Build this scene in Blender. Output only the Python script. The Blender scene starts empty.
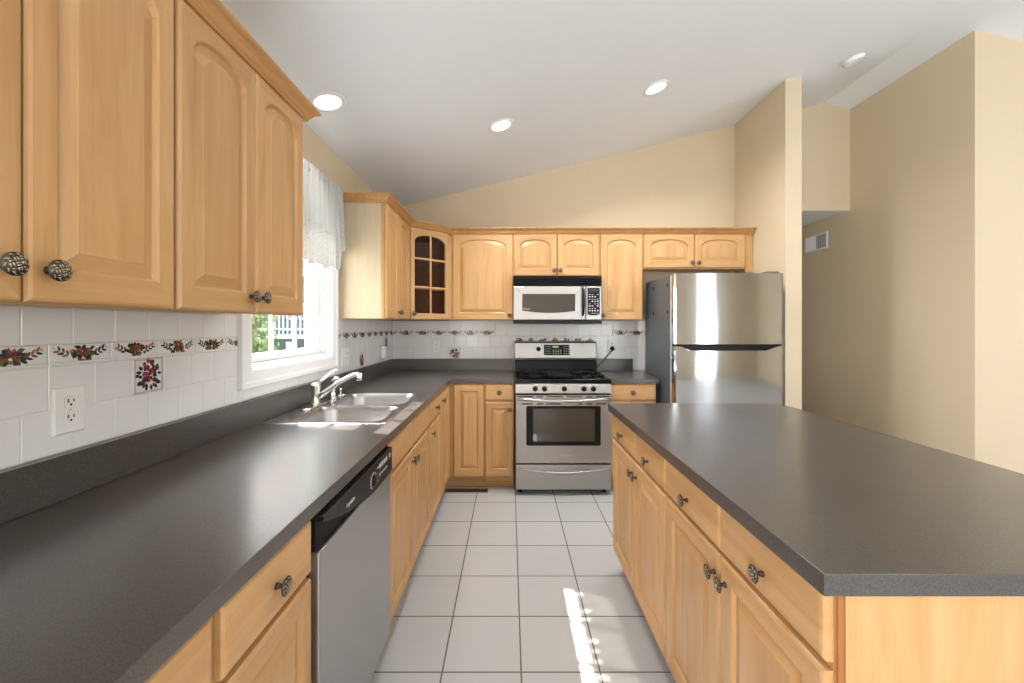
import bpy, bmesh, math, random
from mathutils import Vector, Matrix

S = bpy.context.scene
COL = S.collection
PI = math.pi

# ------------------------------------------------------------------ camera
cd = bpy.data.cameras.new('camera'); cam = bpy.data.objects.new('camera', cd); COL.objects.link(cam)
cam.location = (0, 0, 1.35); cam.rotation_euler = (PI/2, 0, 0)
cd.sensor_width = 36.0; cd.lens = 412/1024*36.0
cd.shift_x = 2.3/1024; cd.shift_y = -16.2/1024
cd.clip_start = 0.02; cd.clip_end = 200
S.camera = cam

# ------------------------------------------------------------------ colour management
S.view_settings.view_transform = 'Standard'
S.view_settings.look = 'None'
S.view_settings.exposure = 0.70
S.view_settings.gamma = 1.0
S.view_settings.use_curve_mapping = False

# ------------------------------------------------------------------ world: pale bright sky
w = bpy.data.worlds.new('sky'); S.world = w; w.use_nodes = True
nt = w.node_tree; bg = nt.nodes['Background']
bg.inputs['Color'].default_value = (0.91, 0.955, 1.0, 1); bg.inputs['Strength'].default_value = 4.5

# ------------------------------------------------------------------ sun through the kitchen window
sl = bpy.data.lights.new('sun', 'SUN'); sun = bpy.data.objects.new('sun', sl); COL.objects.link(sun)
sl.energy = 26.0; sl.angle = math.radians(0.6); sl.color = (1.0, 0.96, 0.9)
sun.location = (-8, 4, 9)
sun.rotation_euler = Vector((1, -0.29, -1.196)).to_track_quat('-Z', 'Y').to_euler()

# ------------------------------------------------------------------ daylight by added area lamps, set as fill at unseen openings
def daylight_fill(loc, to, sx, sy, power, color=(1, 1, 1)):
    l = bpy.data.lights.new('daylight_fill', 'AREA'); o = bpy.data.objects.new('daylight_fill', l); COL.objects.link(o)
    l.shape = 'RECTANGLE'; l.size = sx; l.size_y = sy; l.energy = power; l.color = color
    o.location = loc
    o.rotation_euler = (Vector(to) - Vector(loc)).to_track_quat('-Z', 'Z').to_euler()
    return o
daylight_fill((2.8, -4.12, 1.15), (2.8, 0, 2.6), 1.7, 2.05, 4, (0.96, 0.98, 1.0))      # fill at patio doors made up behind the camera
daylight_fill((4.85, -4.12, 1.36), (4.85, 0, 1.36), 0.48, 2.66, 6, (0.95, 0.98, 1.0))    # tall narrow window behind
daylight_fill((6.42, 0.55, 1.5), (0, 0.55, 3.0), 1.25, 1.5, 16, (0.97, 0.98, 1.0))           # fill at made-up windows of the living side

daylight_fill((-1.24, -2.1, 1.5), (0, -2.1, 2.35), 2.1, 1.15, 145, (0.97, 0.98, 1.0))      # fill at a near left window added to light the right

# ================================================================== materials
def newmat(name):
    m = bpy.data.materials.new(name); m.use_nodes = True
    n = m.node_tree.nodes; n.clear()
    out = n.new('ShaderNodeOutputMaterial'); b = n.new('ShaderNodeBsdfPrincipled')
    m.node_tree.links.new(b.outputs[0], out.inputs[0])
    return m, m.node_tree, b, out

def srgb(r, g, b):
    f = lambda c: ((c/255)/12.92) if c/255 <= 0.04045 else ((c/255+0.055)/1.055)**2.4
    return (f(r), f(g), f(b), 1)

def simple(name, col, rough=0.5, metal=0.0, noise=0.04, scale=30, bump=0.0, spec=0.5, coat=0.0):
    m, t, b, out = newmat(name)
    N, L = t.nodes, t.links
    tc = N.new('ShaderNodeTexCoord'); nz = N.new('ShaderNodeTexNoise')
    nz.inputs['Scale'].default_value = scale; nz.inputs['Detail'].default_value = 3
    L.new(tc.outputs['Object'], nz.inputs['Vector'])
    mx = N.new('ShaderNodeMixRGB')
    mx.inputs[1].default_value = tuple(c*(1-noise) for c in col[:3])+(1,)
    mx.inputs[2].default_value = tuple(min(1, c*(1+noise)) for c in col[:3])+(1,)
    L.new(nz.outputs['Fac'], mx.inputs[0]); L.new(mx.outputs[0], b.inputs['Base Color'])
    b.inputs['Roughness'].default_value = rough; b.inputs['Metallic'].default_value = metal
    b.inputs['Specular IOR Level'].default_value = spec
    b.inputs['Coat Weight'].default_value = coat
    if bump:
        bp = N.new('ShaderNodeBump'); bp.inputs['Strength'].default_value = bump; bp.inputs['Distance'].default_value = 0.002
        L.new(nz.outputs['Fac'], bp.inputs['Height']); L.new(bp.outputs[0], b.inputs['Normal'])
    return m

def wood(name, axis, base=(199, 155, 103), dark=(182, 134, 80), light=(209, 168, 118), rough=0.42):
    """fine maple grain running along one object axis"""
    m, t, b, out = newmat(name); N, L = t.nodes, t.links
    tc = N.new('ShaderNodeTexCoord'); oi = N.new('ShaderNodeObjectInfo')
    mp = N.new('ShaderNodeMapping')
    sc = [9.0, 9.0, 9.0]; sc[axis] = 0.9
    mp.inputs['Scale'].default_value = sc
    ad = N.new('ShaderNodeVectorMath'); ad.operation = 'ADD'
    cmb = N.new('ShaderNodeCombineXYZ'); ml = N.new('ShaderNodeMath'); ml.operation = 'MULTIPLY'; ml.inputs[1].default_value = 37.0
    L.new(oi.outputs['Random'], ml.inputs[0])
    for i in range(3): L.new(ml.outputs[0], cmb.inputs[i])
    L.new(tc.outputs['Object'], ad.inputs[0]); L.new(cmb.outputs[0], ad.inputs[1]); L.new(ad.outputs[0], mp.inputs['Vector'])
    n1 = N.new('ShaderNodeTexNoise'); n1.inputs['Scale'].default_value = 1.3; n1.inputs['Detail'].default_value = 6; n1.inputs['Distortion'].default_value = 1.2
    L.new(mp.outputs[0], n1.inputs['Vector'])
    mp2 = N.new('ShaderNodeMapping'); s2 = [120.0]*3; s2[axis] = 5.0; mp2.inputs['Scale'].default_value = s2
    L.new(ad.outputs[0], mp2.inputs['Vector'])
    n2 = N.new('ShaderNodeTexNoise'); n2.inputs['Scale'].default_value = 1.0; n2.inputs['Detail'].default_value = 3
    L.new(mp2.outputs[0], n2.inputs['Vector'])
    r = N.new('ShaderNodeValToRGB'); e = r.color_ramp.elements
    e[0].position = 0.22; e[0].color = srgb(*dark); e[1].position = 0.78; e[1].color = srgb(*light)
    k = e.new(0.48); k.color = srgb(*base)
    L.new(n1.outputs['Fac'], r.inputs[0])
    mx = N.new('ShaderNodeMixRGB'); mx.blend_type = 'MULTIPLY'; mx.inputs[0].default_value = 0.22
    r2 = N.new('ShaderNodeValToRGB'); r2.color_ramp.elements[0].position = 0.3; r2.color_ramp.elements[0].color = (0.72, 0.68, 0.62, 1)
    r2.color_ramp.elements[1].position = 0.6; r2.color_ramp.elements[1].color = (1, 1, 1, 1)
    L.new(n2.outputs['Fac'], r2.inputs[0])
    L.new(r.outputs[0], mx.inputs[1]); L.new(r2.outputs[0], mx.inputs[2])
    hs = N.new('ShaderNodeHueSaturation')
    mr = N.new('ShaderNodeMapRange'); mr.inputs[3].default_value = 0.94; mr.inputs[4].default_value = 1.05
    L.new(oi.outputs['Random'], mr.inputs[0]); L.new(mr.outputs[0], hs.inputs['Value'])
    L.new(mx.outputs[0], hs.inputs['Color']); L.new(hs.outputs[0], b.inputs['Base Color'])
    b.inputs['Roughness'].default_value = rough
    b.inputs['Coat Weight'].default_value = 0.12; b.inputs['Coat Roughness'].default_value = 0.3
    return m

def steel(name, axis=0, col=(0.42, 0.41, 0.405), rough=0.36, wave=0.0):
    m, t, b, out = newmat(name); N, L = t.nodes, t.links
    tc = N.new('ShaderNodeTexCoord'); mp = N.new('ShaderNodeMapping')
    s = [600.0]*3; s[axis] = 3.0
    mp.inputs['Scale'].default_value = s
    L.new(tc.outputs['Object'], mp.inputs['Vector'])
    nz = N.new('ShaderNodeTexNoise'); nz.inputs['Scale'].default_value = 1.0; nz.inputs['Detail'].default_value = 2
    L.new(mp.outputs[0], nz.inputs['Vector'])
    mr = N.new('ShaderNodeMapRange'); mr.inputs[3].default_value = max(0.02, rough-0.05); mr.inputs[4].default_value = rough+0.07
    L.new(nz.outputs['Fac'], mr.inputs[0]); L.new(mr.outputs[0], b.inputs['Roughness'])
    mx = N.new('ShaderNodeMixRGB'); mx.inputs[1].default_value = tuple(c*0.93 for c in col)+(1,); mx.inputs[2].default_value = tuple(c*1.05 for c in col)+(1,)
    L.new(nz.outputs['Fac'], mx.inputs[0]); L.new(mx.outputs[0], b.inputs['Base Color'])
    b.inputs['Metallic'].default_value = 1.0
    if wave:
        mp2 = N.new('ShaderNodeMapping'); mp2.inputs['Scale'].default_value = (7, 7, 1.2)
        L.new(tc.outputs['Object'], mp2.inputs['Vector'])
        n2 = N.new('ShaderNodeTexNoise'); n2.inputs['Scale'].default_value = 1.0; n2.inputs['Detail'].default_value = 1
        L.new(mp2.outputs[0], n2.inputs['Vector'])
        bp = N.new('ShaderNodeBump'); bp.inputs['Strength'].default_value = wave; bp.inputs['Distance'].default_value = 0.004
        L.new(n2.outputs['Fac'], bp.inputs['Height']); L.new(bp.outputs[0], b.inputs['Normal'])
    return m

def laminate():
    m, t, b, out = newmat('charcoal_laminate'); N, L = t.nodes, t.links
    tc = N.new('ShaderNodeTexCoord')
    n1 = N.new('ShaderNodeTexNoise'); n1.inputs['Scale'].default_value = 380; n1.inputs['Detail'].default_value = 3
    n2 = N.new('ShaderNodeTexNoise'); n2.inputs['Scale'].default_value = 3.0; n2.inputs['Detail'].default_value = 5
    L.new(tc.outputs['Object'], n1.inputs['Vector']); L.new(tc.outputs['Object'], n2.inputs['Vector'])
    r = N.new('ShaderNodeValToRGB'); e = r.color_ramp.elements
    e[0].position = 0.32; e[0].color = srgb(47, 44, 43); e[1].position = 0.68; e[1].color = srgb(80, 75, 73)
    L.new(n1.outputs['Fac'], r.inputs[0])
    mx = N.new('ShaderNodeMixRGB'); mx.blend_type = 'MULTIPLY'; mx.inputs[0].default_value = 0.5
    r2 = N.new('ShaderNodeValToRGB'); r2.color_ramp.elements[0].position = 0.3; r2.color_ramp.elements[0].color = (0.78, 0.77, 0.76, 1)
    r2.color_ramp.elements[1].position = 0.7
    L.new(n2.outputs['Fac'], r2.inputs[0]); L.new(r.outputs[0], mx.inputs[1]); L.new(r2.outputs[0], mx.inputs[2])
    L.new(mx.outputs[0], b.inputs['Base Color'])
    mr = N.new('ShaderNodeMapRange'); mr.inputs[3].default_value = 0.30; mr.inputs[4].default_value = 0.42
    L.new(n2.outputs['Fac'], mr.inputs[0]); L.new(mr.outputs[0], b.inputs['Roughness'])
    b.inputs['Coat Weight'].default_value = 0.85; b.inputs['Coat Roughness'].default_value = 0.24
    bp = N.new('ShaderNodeBump'); bp.inputs['Strength'].default_value = 0.10; bp.inputs['Distance'].default_value = 0.0004
    L.new(n1.outputs['Fac'], bp.inputs['Height']); L.new(bp.outputs[0], b.inputs['Normal'])
    return m

def floor_mat():
    m, t, b, out = newmat('floor_tile'); N, L = t.nodes, t.links
    tc = N.new('ShaderNodeTexCoord'); mp = N.new('ShaderNodeMapping')
    P = 0.3075
    mp.inputs['Location'].default_value = (-0.0446/P, -3.141/P, 0); mp.inputs['Scale'].default_value = (1/P, 1/P, 1)
    L.new(tc.outputs['Object'], mp.inputs['Vector'])
    bt = N.new('ShaderNodeTexBrick'); bt.offset = 0.0; bt.squash = 1.0
    bt.inputs['Scale'].default_value = 1.0; bt.inputs['Brick Width'].default_value = 1.0; bt.inputs['Row Height'].default_value = 1.0
    bt.inputs['Mortar Size'].default_value = 0.011; bt.inputs['Mortar Smooth'].default_value = 0.2; bt.inputs['Bias'].default_value = 0.0
    bt.inputs['Color1'].default_value = srgb(178, 179, 180); bt.inputs['Color2'].default_value = srgb(184, 184, 184)
    bt.inputs['Mortar'].default_value = srgb(98, 92, 84)
    L.new(mp.outputs[0], bt.inputs['Vector'])
    nz = N.new('ShaderNodeTexNoise'); nz.inputs['Scale'].default_value = 4; nz.inputs['Detail'].default_value = 5
    L.new(tc.outputs['Object'], nz.inputs['Vector'])
    mx = N.new('ShaderNodeMixRGB'); mx.blend_type = 'MULTIPLY'; mx.inputs[0].default_value = 0.4
    r = N.new('ShaderNodeValToRGB'); r.color_ramp.elements[0].color = (0.86, 0.84, 0.82, 1); r.color_ramp.elements[1].color = (1, 1, 1, 1)
    L.new(nz.outputs['Fac'], r.inputs[0]); L.new(bt.outputs['Color'], mx.inputs[1]); L.new(r.outputs[0], mx.inputs[2])
    L.new(mx.outputs[0], b.inputs['Base Color'])
    mr = N.new('ShaderNodeMapRange'); mr.inputs[3].default_value = 0.38; mr.inputs[4].default_value = 0.8
    L.new(bt.outputs['Fac'], mr.inputs[0]); L.new(mr.outputs[0], b.inputs['Roughness'])
    bp = N.new('ShaderNodeBump'); bp.invert = True; bp.inputs['Strength'].default_value = 0.6; bp.inputs['Distance'].default_value = 0.003
    L.new(bt.outputs['Fac'], bp.inputs['Height']); L.new(bp.outputs[0], b.inputs['Normal'])
    return m

def glass_mat(name, tint=(1, 1, 1), refl=0.08, rough=0.0):
    m = bpy.data.materials.new(name); m.use_nodes = True; t = m.node_tree; N, L = t.nodes, t.links; N.clear()
    out = N.new('ShaderNodeOutputMaterial'); tr = N.new('ShaderNodeBsdfTransparent'); gl = N.new('ShaderNodeBsdfGlossy')
    tr.inputs[0].default_value = tuple(tint)+(1,); gl.inputs['Roughness'].default_value = rough
    fr = N.new('ShaderNodeLayerWeight'); fr.inputs[0].default_value = 0.5
    pw = N.new('ShaderNodeMath'); pw.operation = 'POWER'; pw.inputs[1].default_value = 4.0
    ml = N.new('ShaderNodeMath'); ml.operation = 'MULTIPLY_ADD'; ml.inputs[1].default_value = 0.6; ml.inputs[2].default_value = refl
    L.new(fr.outputs['Facing'], pw.inputs[0]); L.new(pw.outputs[0], ml.inputs[0])
    mx = N.new('ShaderNodeMixShader'); L.new(ml.outputs[0], mx.inputs[0]); L.new(tr.outputs[0], mx.inputs[1]); L.new(gl.outputs[0], mx.inputs[2])
    L.new(mx.outputs[0], out.inputs[0]); return m

def emis(name, col, st):
    m = bpy.data.materials.new(name); m.use_nodes = True; t = m.node_tree; N, L = t.nodes, t.links; N.clear()
    out = N.new('ShaderNodeOutputMaterial'); e = N.new('ShaderNodeEmission'); e.inputs[0].default_value = tuple(col)+(1,); e.inputs[1].default_value = st
    L.new(e.outputs[0], out.inputs[0]); return m

def fabric(name, alpha, lace=False):
    m = bpy.data.materials.new(name); m.use_nodes = True; t = m.node_tree; N, L = t.nodes, t.links; N.clear()
    out = N.new('ShaderNodeOutputMaterial'); tr = N.new('ShaderNodeBsdfTransparent'); df = N.new('ShaderNodeBsdfDiffuse'); tl = N.new('ShaderNodeBsdfTranslucent')
    df.inputs[0].default_value = ((0.6, 0.59, 0.57, 1) if lace else (0.62, 0.61, 0.6, 1)); tl.inputs[0].default_value = (0.12, 0.118, 0.112, 1)
    m1 = N.new('ShaderNodeMixShader'); m1.inputs[0].default_value = 0.22
    L.new(df.outputs[0], m1.inputs[1]); L.new(tl.outputs[0], m1.inputs[2])
    m2 = N.new('ShaderNodeMixShader'); L.new(tr.outputs[0], m2.inputs[1]); L.new(m1.outputs[0], m2.inputs[2])
    m2.inputs[0].default_value = alpha
    if lace:
        tc = N.new('ShaderNodeTexCoord'); mp = N.new('ShaderNodeMapping'); mp.inputs['Scale'].default_value = (14, 14, 14)
        vo = N.new('ShaderNodeTexVoronoi'); vo.feature = 'F1'; vo.inputs['Scale'].default_value = 1.0
        wv = N.new('ShaderNodeMath'); wv.operation = 'MULTIPLY'; wv.inputs[1].default_value = 30
        sn = N.new('ShaderNodeMath'); sn.operation = 'SINE'
        L.new(tc.outputs['UV'], mp.inputs['Vector']); L.new(mp.outputs[0], vo.inputs['Vector'])
        L.new(vo.outputs['Distance'], wv.inputs[0]); L.new(wv.outputs[0], sn.inputs[0])
        v2 = N.new('ShaderNodeTexVoronoi'); v2.inputs['Scale'].default_value = 90; L.new(tc.outputs['UV'], v2.inputs['Vector'])
        a = N.new('ShaderNodeMapRange'); a.inputs[1].default_value = -0.2; a.inputs[2].default_value = 0.5; a.inputs[3].default_value = 0.62; a.inputs[4].default_value = 1.0
        L.new(sn.outputs[0], a.inputs[0])
        b = N.new('ShaderNodeMapRange'); b.inputs[1].default_value = 0.2; b.inputs[2].default_value = 0.5; b.inputs[3].default_value = 0.0; b.inputs[4].default_value = 0.35
        L.new(v2.outputs['Distance'], b.inputs[0])
        s = N.new('ShaderNodeMath'); s.operation = 'ADD'; s.use_clamp = True
        L.new(a.outputs[0], s.inputs[0]); L.new(b.outputs[0], s.inputs[1]); L.new(s.outputs[0], m2.inputs[0])
    L.new(m2.outputs[0], out.inputs[0]); return m

M = {}
M['wv'] = wood('maple_upright', 2); M['wh'] = wood('maple_across', 0)
M['wd'] = wood('maple_side', 2, base=(206, 166, 118), dark=(194, 149, 98), light=(214, 178, 132))
M['wp'] = wood('maple_pale_panel', 2, base=(208, 190, 160), dark=(200, 180, 148), light=(214, 197, 170))
M['wy'] = wood('maple_crown', 1, base=(196, 146, 92), dark=(178, 126, 70), light=(206, 160, 108))
M['wk'] = wood('maple_dark_strip', 2, base=(158, 100, 50), dark=(140, 84, 38), light=(172, 114, 62))
M['inside'] = simple('cabinet_inside', srgb(158, 98, 72), 0.6)
M['wall'] = simple('beige_paint', srgb(213, 196, 168), 0.7, noise=0.015, scale=60, bump=0.06)
M['ceil'] = simple('white_ceiling_paint', srgb(236, 240, 246), 0.8, noise=0.012, scale=80, bump=0.05)
M['white'] = simple('white_trim_paint', srgb(236, 237, 238), 0.35, noise=0.01)
M['tile'] = simple('white_glazed_tile', srgb(231, 231, 231), 0.16, noise=0.015, scale=9, bump=0.12)
M['grout'] = simple('pale_grout', srgb(218, 218, 216), 0.8)
M['pencil'] = simple('grey_pencil_edge', srgb(190, 188, 184), 0.3)
M['lam'] = laminate()
M['floor'] = floor_mat()
M['steel'] = steel('brushed_steel', 0)
M['steelf'] = steel('fridge_steel', 0, (0.44, 0.44, 0.45), 0.07, wave=0.25)
M['steeld'] = steel('dishwasher_steel', 2, (0.48, 0.49, 0.50), 0.36)
M['steels'] = simple('sink_steel', (0.5, 0.5, 0.5, 1), 0.27, 1.0, noise=0.03, scale=60)
M['chrome'] = simple('chrome', (0.85, 0.85, 0.86, 1), 0.06, 1.0, noise=0.0)
M['black'] = simple('black_plastic', (0.009, 0.009, 0.01, 1), 0.3, spec=0.2)
M['blackm'] = simple('black_matte_iron', (0.010, 0.010, 0.011, 1), 0.55, spec=0.15)
M['enamel'] = simple('black_enamel', (0.006, 0.006, 0.006, 1), 0.14, spec=0.15)
M['ovenglass'] = simple('oven_glass', (0.05, 0.044, 0.038, 1), 0.03, spec=1.0)
M['mwglass'] = simple('microwave_glass', (0.055, 0.045, 0.04, 1), 0.10, spec=0.4)
M['fside'] = simple('fridge_grey_side', srgb(92, 97, 102), 0.42, bump=0.1, scale=300)
M['knob'] = simple('antique_pewter', (0.09, 0.075, 0.06, 1), 0.35, 0.9, noise=0.2, scale=200)
M['knobl'] = simple('worn_brass', (0.50, 0.42, 0.30, 1), 0.3, 0.9, noise=0.2, scale=200)
M['plate'] = simple('white_plastic', srgb(238, 238, 236), 0.3, noise=0.0)
M['slot'] = simple('dark_slot', (0.008, 0.008, 0.008, 1), 0.8, spec=0.1)
M['print'] = simple('white_print', (0.6, 0.6, 0.6, 1), 0.5)
M['lens'] = emis('lamp_lens', (1.0, 0.98, 0.94), 2.2)
M['led'] = emis('green_display', (0.55, 0.85, 0.3), 0.35)
M['glass'] = glass_mat('clear_glass', (1, 1, 1), 0.04)
M['cabglass'] = glass_mat('cabinet_glass', (0.9, 0.9, 0.9), 0.015, 0.02)
M['sheer'] = fabric('sheer_voile', 0.96); M['lace'] = fabric('lace', 0.9, True)
M['brown'] = simple('brown_metal', srgb(70, 48, 34), 0.5)
M['dgrey'] = simple('dark_grey_metal', srgb(70, 72, 74), 0.4)
for k, c in dict(leafd=(38, 52, 46), leafo=(104, 92, 48), red=(138, 44, 48), orange=(170, 104, 62), purple=(72, 48, 78), rose=(160, 70, 84)).items():
    M[k] = simple('glaze_'+k, srgb(*c), 0.2, noise=0.15)

# ================================================================== mesh helpers
class MB:
    def __init__(s): s.v = []; s.f = []; s.m = []; s.sm = []
    def add(s, vs, fs, mi=0, smooth=False):
        o = len(s.v); s.v += [tuple(p) for p in vs]
        for f in fs: s.f.append([i+o for i in f]); s.m.append(mi); s.sm.append(smooth)
    def box(s, x0, x1, y0, y1, z0, z1, mi=0):
        v = [(x, y, z) for z in (z0, z1) for y in (y0, y1) for x in (x0, x1)]
        s.add(v, [(0, 2, 3, 1), (4, 5, 7, 6), (0, 1, 5, 4), (2, 6, 7, 3), (0, 4, 6, 2), (1, 3, 7, 5)], mi)
    def cbox(s, x0, x1, y0, y1, z0, z1, c, mi=0):
        """chamfered box"""
        tmp = bmesh.new(); bmesh.ops.create_cube(tmp, size=1.0)
        bmesh.ops.scale(tmp, vec=(x1-x0, y1-y0, z1-z0), verts=tmp.verts)
        bmesh.ops.translate(tmp, vec=((x0+x1)/2, (y0+y1)/2, (z0+z1)/2), verts=tmp.verts)
        bmesh.ops.bevel(tmp, geom=list(tmp.edges), offset=c, segments=2, affect='EDGES', profile=0.5)
        s.bm(tmp, mi)
    def bm(s, b, mi=0, smooth=False):
        b.verts.index_update(); s.add([v.co[:] for v in b.verts], [[v.index for v in f.verts] for f in b.faces], mi, smooth); b.free()
    def loops(s, ls, mi=0, cap0=True, cap1=True, smooth=False, close=False):
        n = len(ls[0]); o = len(s.v)
        for l in ls: s.v += [tuple(p) for p in l]
        k = len(ls)
        rng = range(k if close else k-1)
        for a in rng:
            b = (a+1) % k
            for i in range(n):
                j = (i+1) % n
                s.f.append([o+a*n+i, o+a*n+j, o+b*n+j, o+b*n+i]); s.m.append(mi); s.sm.append(smooth)
        if cap0 and not close: s.f.append([o+i for i in range(n)][::-1]); s.m.append(mi); s.sm.append(False)
        if cap1 and not close: s.f.append([o+(k-1)*n+i for i in range(n)]); s.m.append(mi); s.sm.append(False)
    def prism(s, pts, axis, a, b, mi=0):
        """polygon (2D pts) extruded along an axis from a to b"""
        def P(p, t):
            return (t, p[0], p[1]) if axis == 0 else ((p[0], t, p[1]) if axis == 1 else (p[0], p[1], t))
        s.loops([[P(p, a) for p in pts], [P(p, b) for p in pts]], mi)
    def tube(s, path, r, n=10, mi=0, smooth=True):
        path = [Vector(p) for p in path]; ls = []; up = Vector((0, 0, 1))
        rs = r if isinstance(r, (list, tuple)) else [r]*len(path)
        prev = None
        for i, p in enumerate(path):
            d = (path[min(i+1, len(path)-1)]-path[max(i-1, 0)]).normalized()
            if prev is None: a = d.cross(up if abs(d.z) < 0.9 else Vector((1, 0, 0))).normalized()
            else: a = (prev - d*prev.dot(d)).normalized()
            prev = a; b = d.cross(a)
            ls.append([p + (a*math.cos(2*PI*k/n) + b*math.sin(2*PI*k/n))*rs[i] for k in range(n)])
        s.loops(ls, mi, smooth=smooth)
    def lathe(s, prof, o, d, n=20, mi=0, smooth=True):
        """prof: (radius, distance along d)"""
        o = Vector(o); d = Vector(d).normalized(); a = d.orthogonal().normalized(); b = d.cross(a)
        s.loops([[o + d*h + (a*math.cos(2*PI*k/n) + b*math.sin(2*PI*k/n))*max(r, 1e-5) for k in range(n)] for r, h in prof], mi, smooth=smooth)
    def build(s, name, mats, parent=None, bevel=0.0, seg=2, loc=None):
        me = bpy.data.meshes.new(name); me.from_pydata(s.v, [], s.f)
        for m in (mats if isinstance(mats, (list, tuple)) else [mats]): me.materials.append(m)
        for i, p in enumerate(me.polygons): p.material_index = s.m[i]; p.use_smooth = s.sm[i]
        me.update()
        b = bmesh.new(); b.from_mesh(me); bmesh.ops.recalc_face_normals(b, faces=b.faces); b.to_mesh(me); b.free()
        o = bpy.data.objects.new(name, me); COL.objects.link(o)
        if parent is not None: o.parent = parent
        if loc is not None: o.location = loc
        if bevel:
            md = o.modifiers.new('bevel', 'BEVEL'); md.width = bevel; md.segments = seg; md.limit_method = 'ANGLE'; md.angle_limit = math.radians(40)
        return o

def tag(o, label, cat, group=None):
    o['label'] = label; o['category'] = cat
    if group: o['group'] = group
    return o
def empty(name, loc, rz=0.0, label=None, cat=None, group=None):
    o = bpy.data.objects.new(name, None); COL.objects.link(o); o.empty_display_size = 0.05
    o.location = loc; o.rotation_euler = (0, 0, rz)
    if label: tag(o, label, cat, group)
    return o
def struct(o): o['kind'] = 'structure'; return o
def rrect(x0, x1, y0, y1, r, n=5):
    pts = []
    for cx, cy, a0 in ((x1-r, y0+r, -PI/2), (x1-r, y1-r, 0), (x0+r, y1-r, PI/2), (x0+r, y0+r, PI)):
        for k in range(n+1):
            a = a0 + PI/2*k/n; pts.append((cx+r*math.cos(a), cy+r*math.sin(a)))
    return pts
def grid_solid(mb, xs, ys, filled, z0, z1, put=None, mi=0):
    """manifold slab from a grid of filled cells, put(a,b,c) maps to world"""
    put = put or (lambda a, b, c: (a, b, c)); idx = {}
    def V(i, j, k):
        if (i, j, k) not in idx: idx[(i, j, k)] = len(mb.v); mb.v.append(put(xs[i], ys[j], (z0, z1)[k]))
        return idx[(i, j, k)]
    F = lambda i, j: 0 <= i < len(xs)-1 and 0 <= j < len(ys)-1 and filled(i, j)
    def face(*q): mb.f.append(list(q)); mb.m.append(mi); mb.sm.append(False)
    for i in range(len(xs)-1):
        for j in range(len(ys)-1):
            if not F(i, j): continue
            face(V(i, j, 1), V(i+1, j, 1), V(i+1, j+1, 1), V(i, j+1, 1))
            face(V(i, j, 0), V(i, j+1, 0), V(i+1, j+1, 0), V(i+1, j, 0))
            if not F(i-1, j): face(V(i, j, 0), V(i, j, 1), V(i, j+1, 1), V(i, j+1, 0))
            if not F(i+1, j): face(V(i+1, j, 0), V(i+1, j+1, 0), V(i+1, j+1, 1), V(i+1, j, 1))
            if not F(i, j-1): face(V(i, j, 0), V(i+1, j, 0), V(i+1, j, 1), V(i, j, 1))
            if not F(i, j+1): face(V(i, j+1, 0), V(i, j+1, 1), V(i+1, j+1, 1), V(i+1, j+1, 0))
def text(name, s, size, loc, rot, mat, parent, extrude=0.0004, align='CENTER', shear=0.0):
    c = bpy.data.curves.new(name, 'FONT'); c.body = s; c.size = size; c.extrude = extrude; c.align_x = align; c.align_y = 'CENTER'; c.shear = shear
    o = bpy.data.objects.new(name, c); COL.objects.link(o)
    dg = bpy.context.evaluated_depsgraph_get(); dg.update()
    me = bpy.data.meshes.new_from_object(o.evaluated_get(dg)); me.name = name
    bpy.data.objects.remove(o); me.materials.clear(); me.materials.append(mat)
    t = bpy.data.objects.new(name, me); COL.objects.link(t); t.parent = parent; t.location = loc; t.rotation_euler = rot
    return t

# ================================================================== room
XL, YB, XP0, XP1, YP = -1.14, 3.99, 2.178, 2.308, 3.255
XR, YR = 3.297, 2.92
RID = 3.05
def zc(x): return 2.758 + 0.2444*x if x <= RID else 2.758 + 0.2444*RID - 0.2444*(x-RID)
XE, YN = 6.4, -4.1

mb = MB(); mb.box(XL-0.15, XE+0.15, YN-0.15, 6.3, -0.12, 0); struct(mb.build('floor', M['floor']))
mb = MB()
mb.prism([(XL-0.15, zc(XL-0.15)), (RID, zc(RID)), (XE+0.15, zc(XE+0.15)), (XE+0.15, zc(XE)+0.35), (RID, zc(RID)+0.15), (XL-0.15, zc(XL)+0.11)], 1, YN-0.15, 4.12)
struct(mb.build('ceiling', M['ceil']))
# left wall with the window hole and a near opening added for light
WY0, WY1, WZ0, WZ1 = 1.80, 2.62, 1.155, 2.17
mb = MB()
grid_solid(mb, [YN-0.15, -3.2, -1.0, WY0, WY1, YB+0.13], [0, 0.9, WZ0, 2.1, WZ1, zc(XL)+0.012], lambda i, j: not (i == 3 and j in (2, 3)) and not (i == 1 and j in (1, 2)), XL-0.15, XL, put=lambda a, b, c: (c, a, b))
wl = struct(mb.build('wall_left', M['wall']))
mb = MB(); mb.prism([(XL, 0), (XP1, 0), (XP1, zc(XP1)), (XL, zc(XL))], 1, YB, YB+0.13)
wb = struct(mb.build('wall_back', M['wall']))
mb = MB(); mb.prism([(XP0, 0), (XP1, 0), (XP1, zc(XP1)), (XP0, zc(XP0))], 1, YP, YB); struct(mb.build('wall_partition', M['wall']))
mb = MB(); mb.prism([(XP1, 2.463), (XR, 2.463), (XR, zc(XR)), (RID, zc(RID)), (XP1, zc(XP1))], 1, YB, YB+0.13); struct(mb.build('wall_bulkhead', M['wall']))
mb = MB(); mb.box(XP1, XR, YB+0.13, 6.3, 2.463, 2.56); mb.box(XP1, XR, YB+0.0005, YB+0.13, 2.4615, 2.463); struct(mb.build('ceiling_passage', M['ceil']))
mb = MB(); mb.box(XP1-0.13, XP1, YB+0.13, 6.3, 0, 2.56); struct(mb.build('wall_passage_side', M['wall']))
mb = MB(); mb.box(XP1, XR, 6.15, 6.3, 0, 2.463); struct(mb.build('wall_passage_end', M['wall']))
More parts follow.
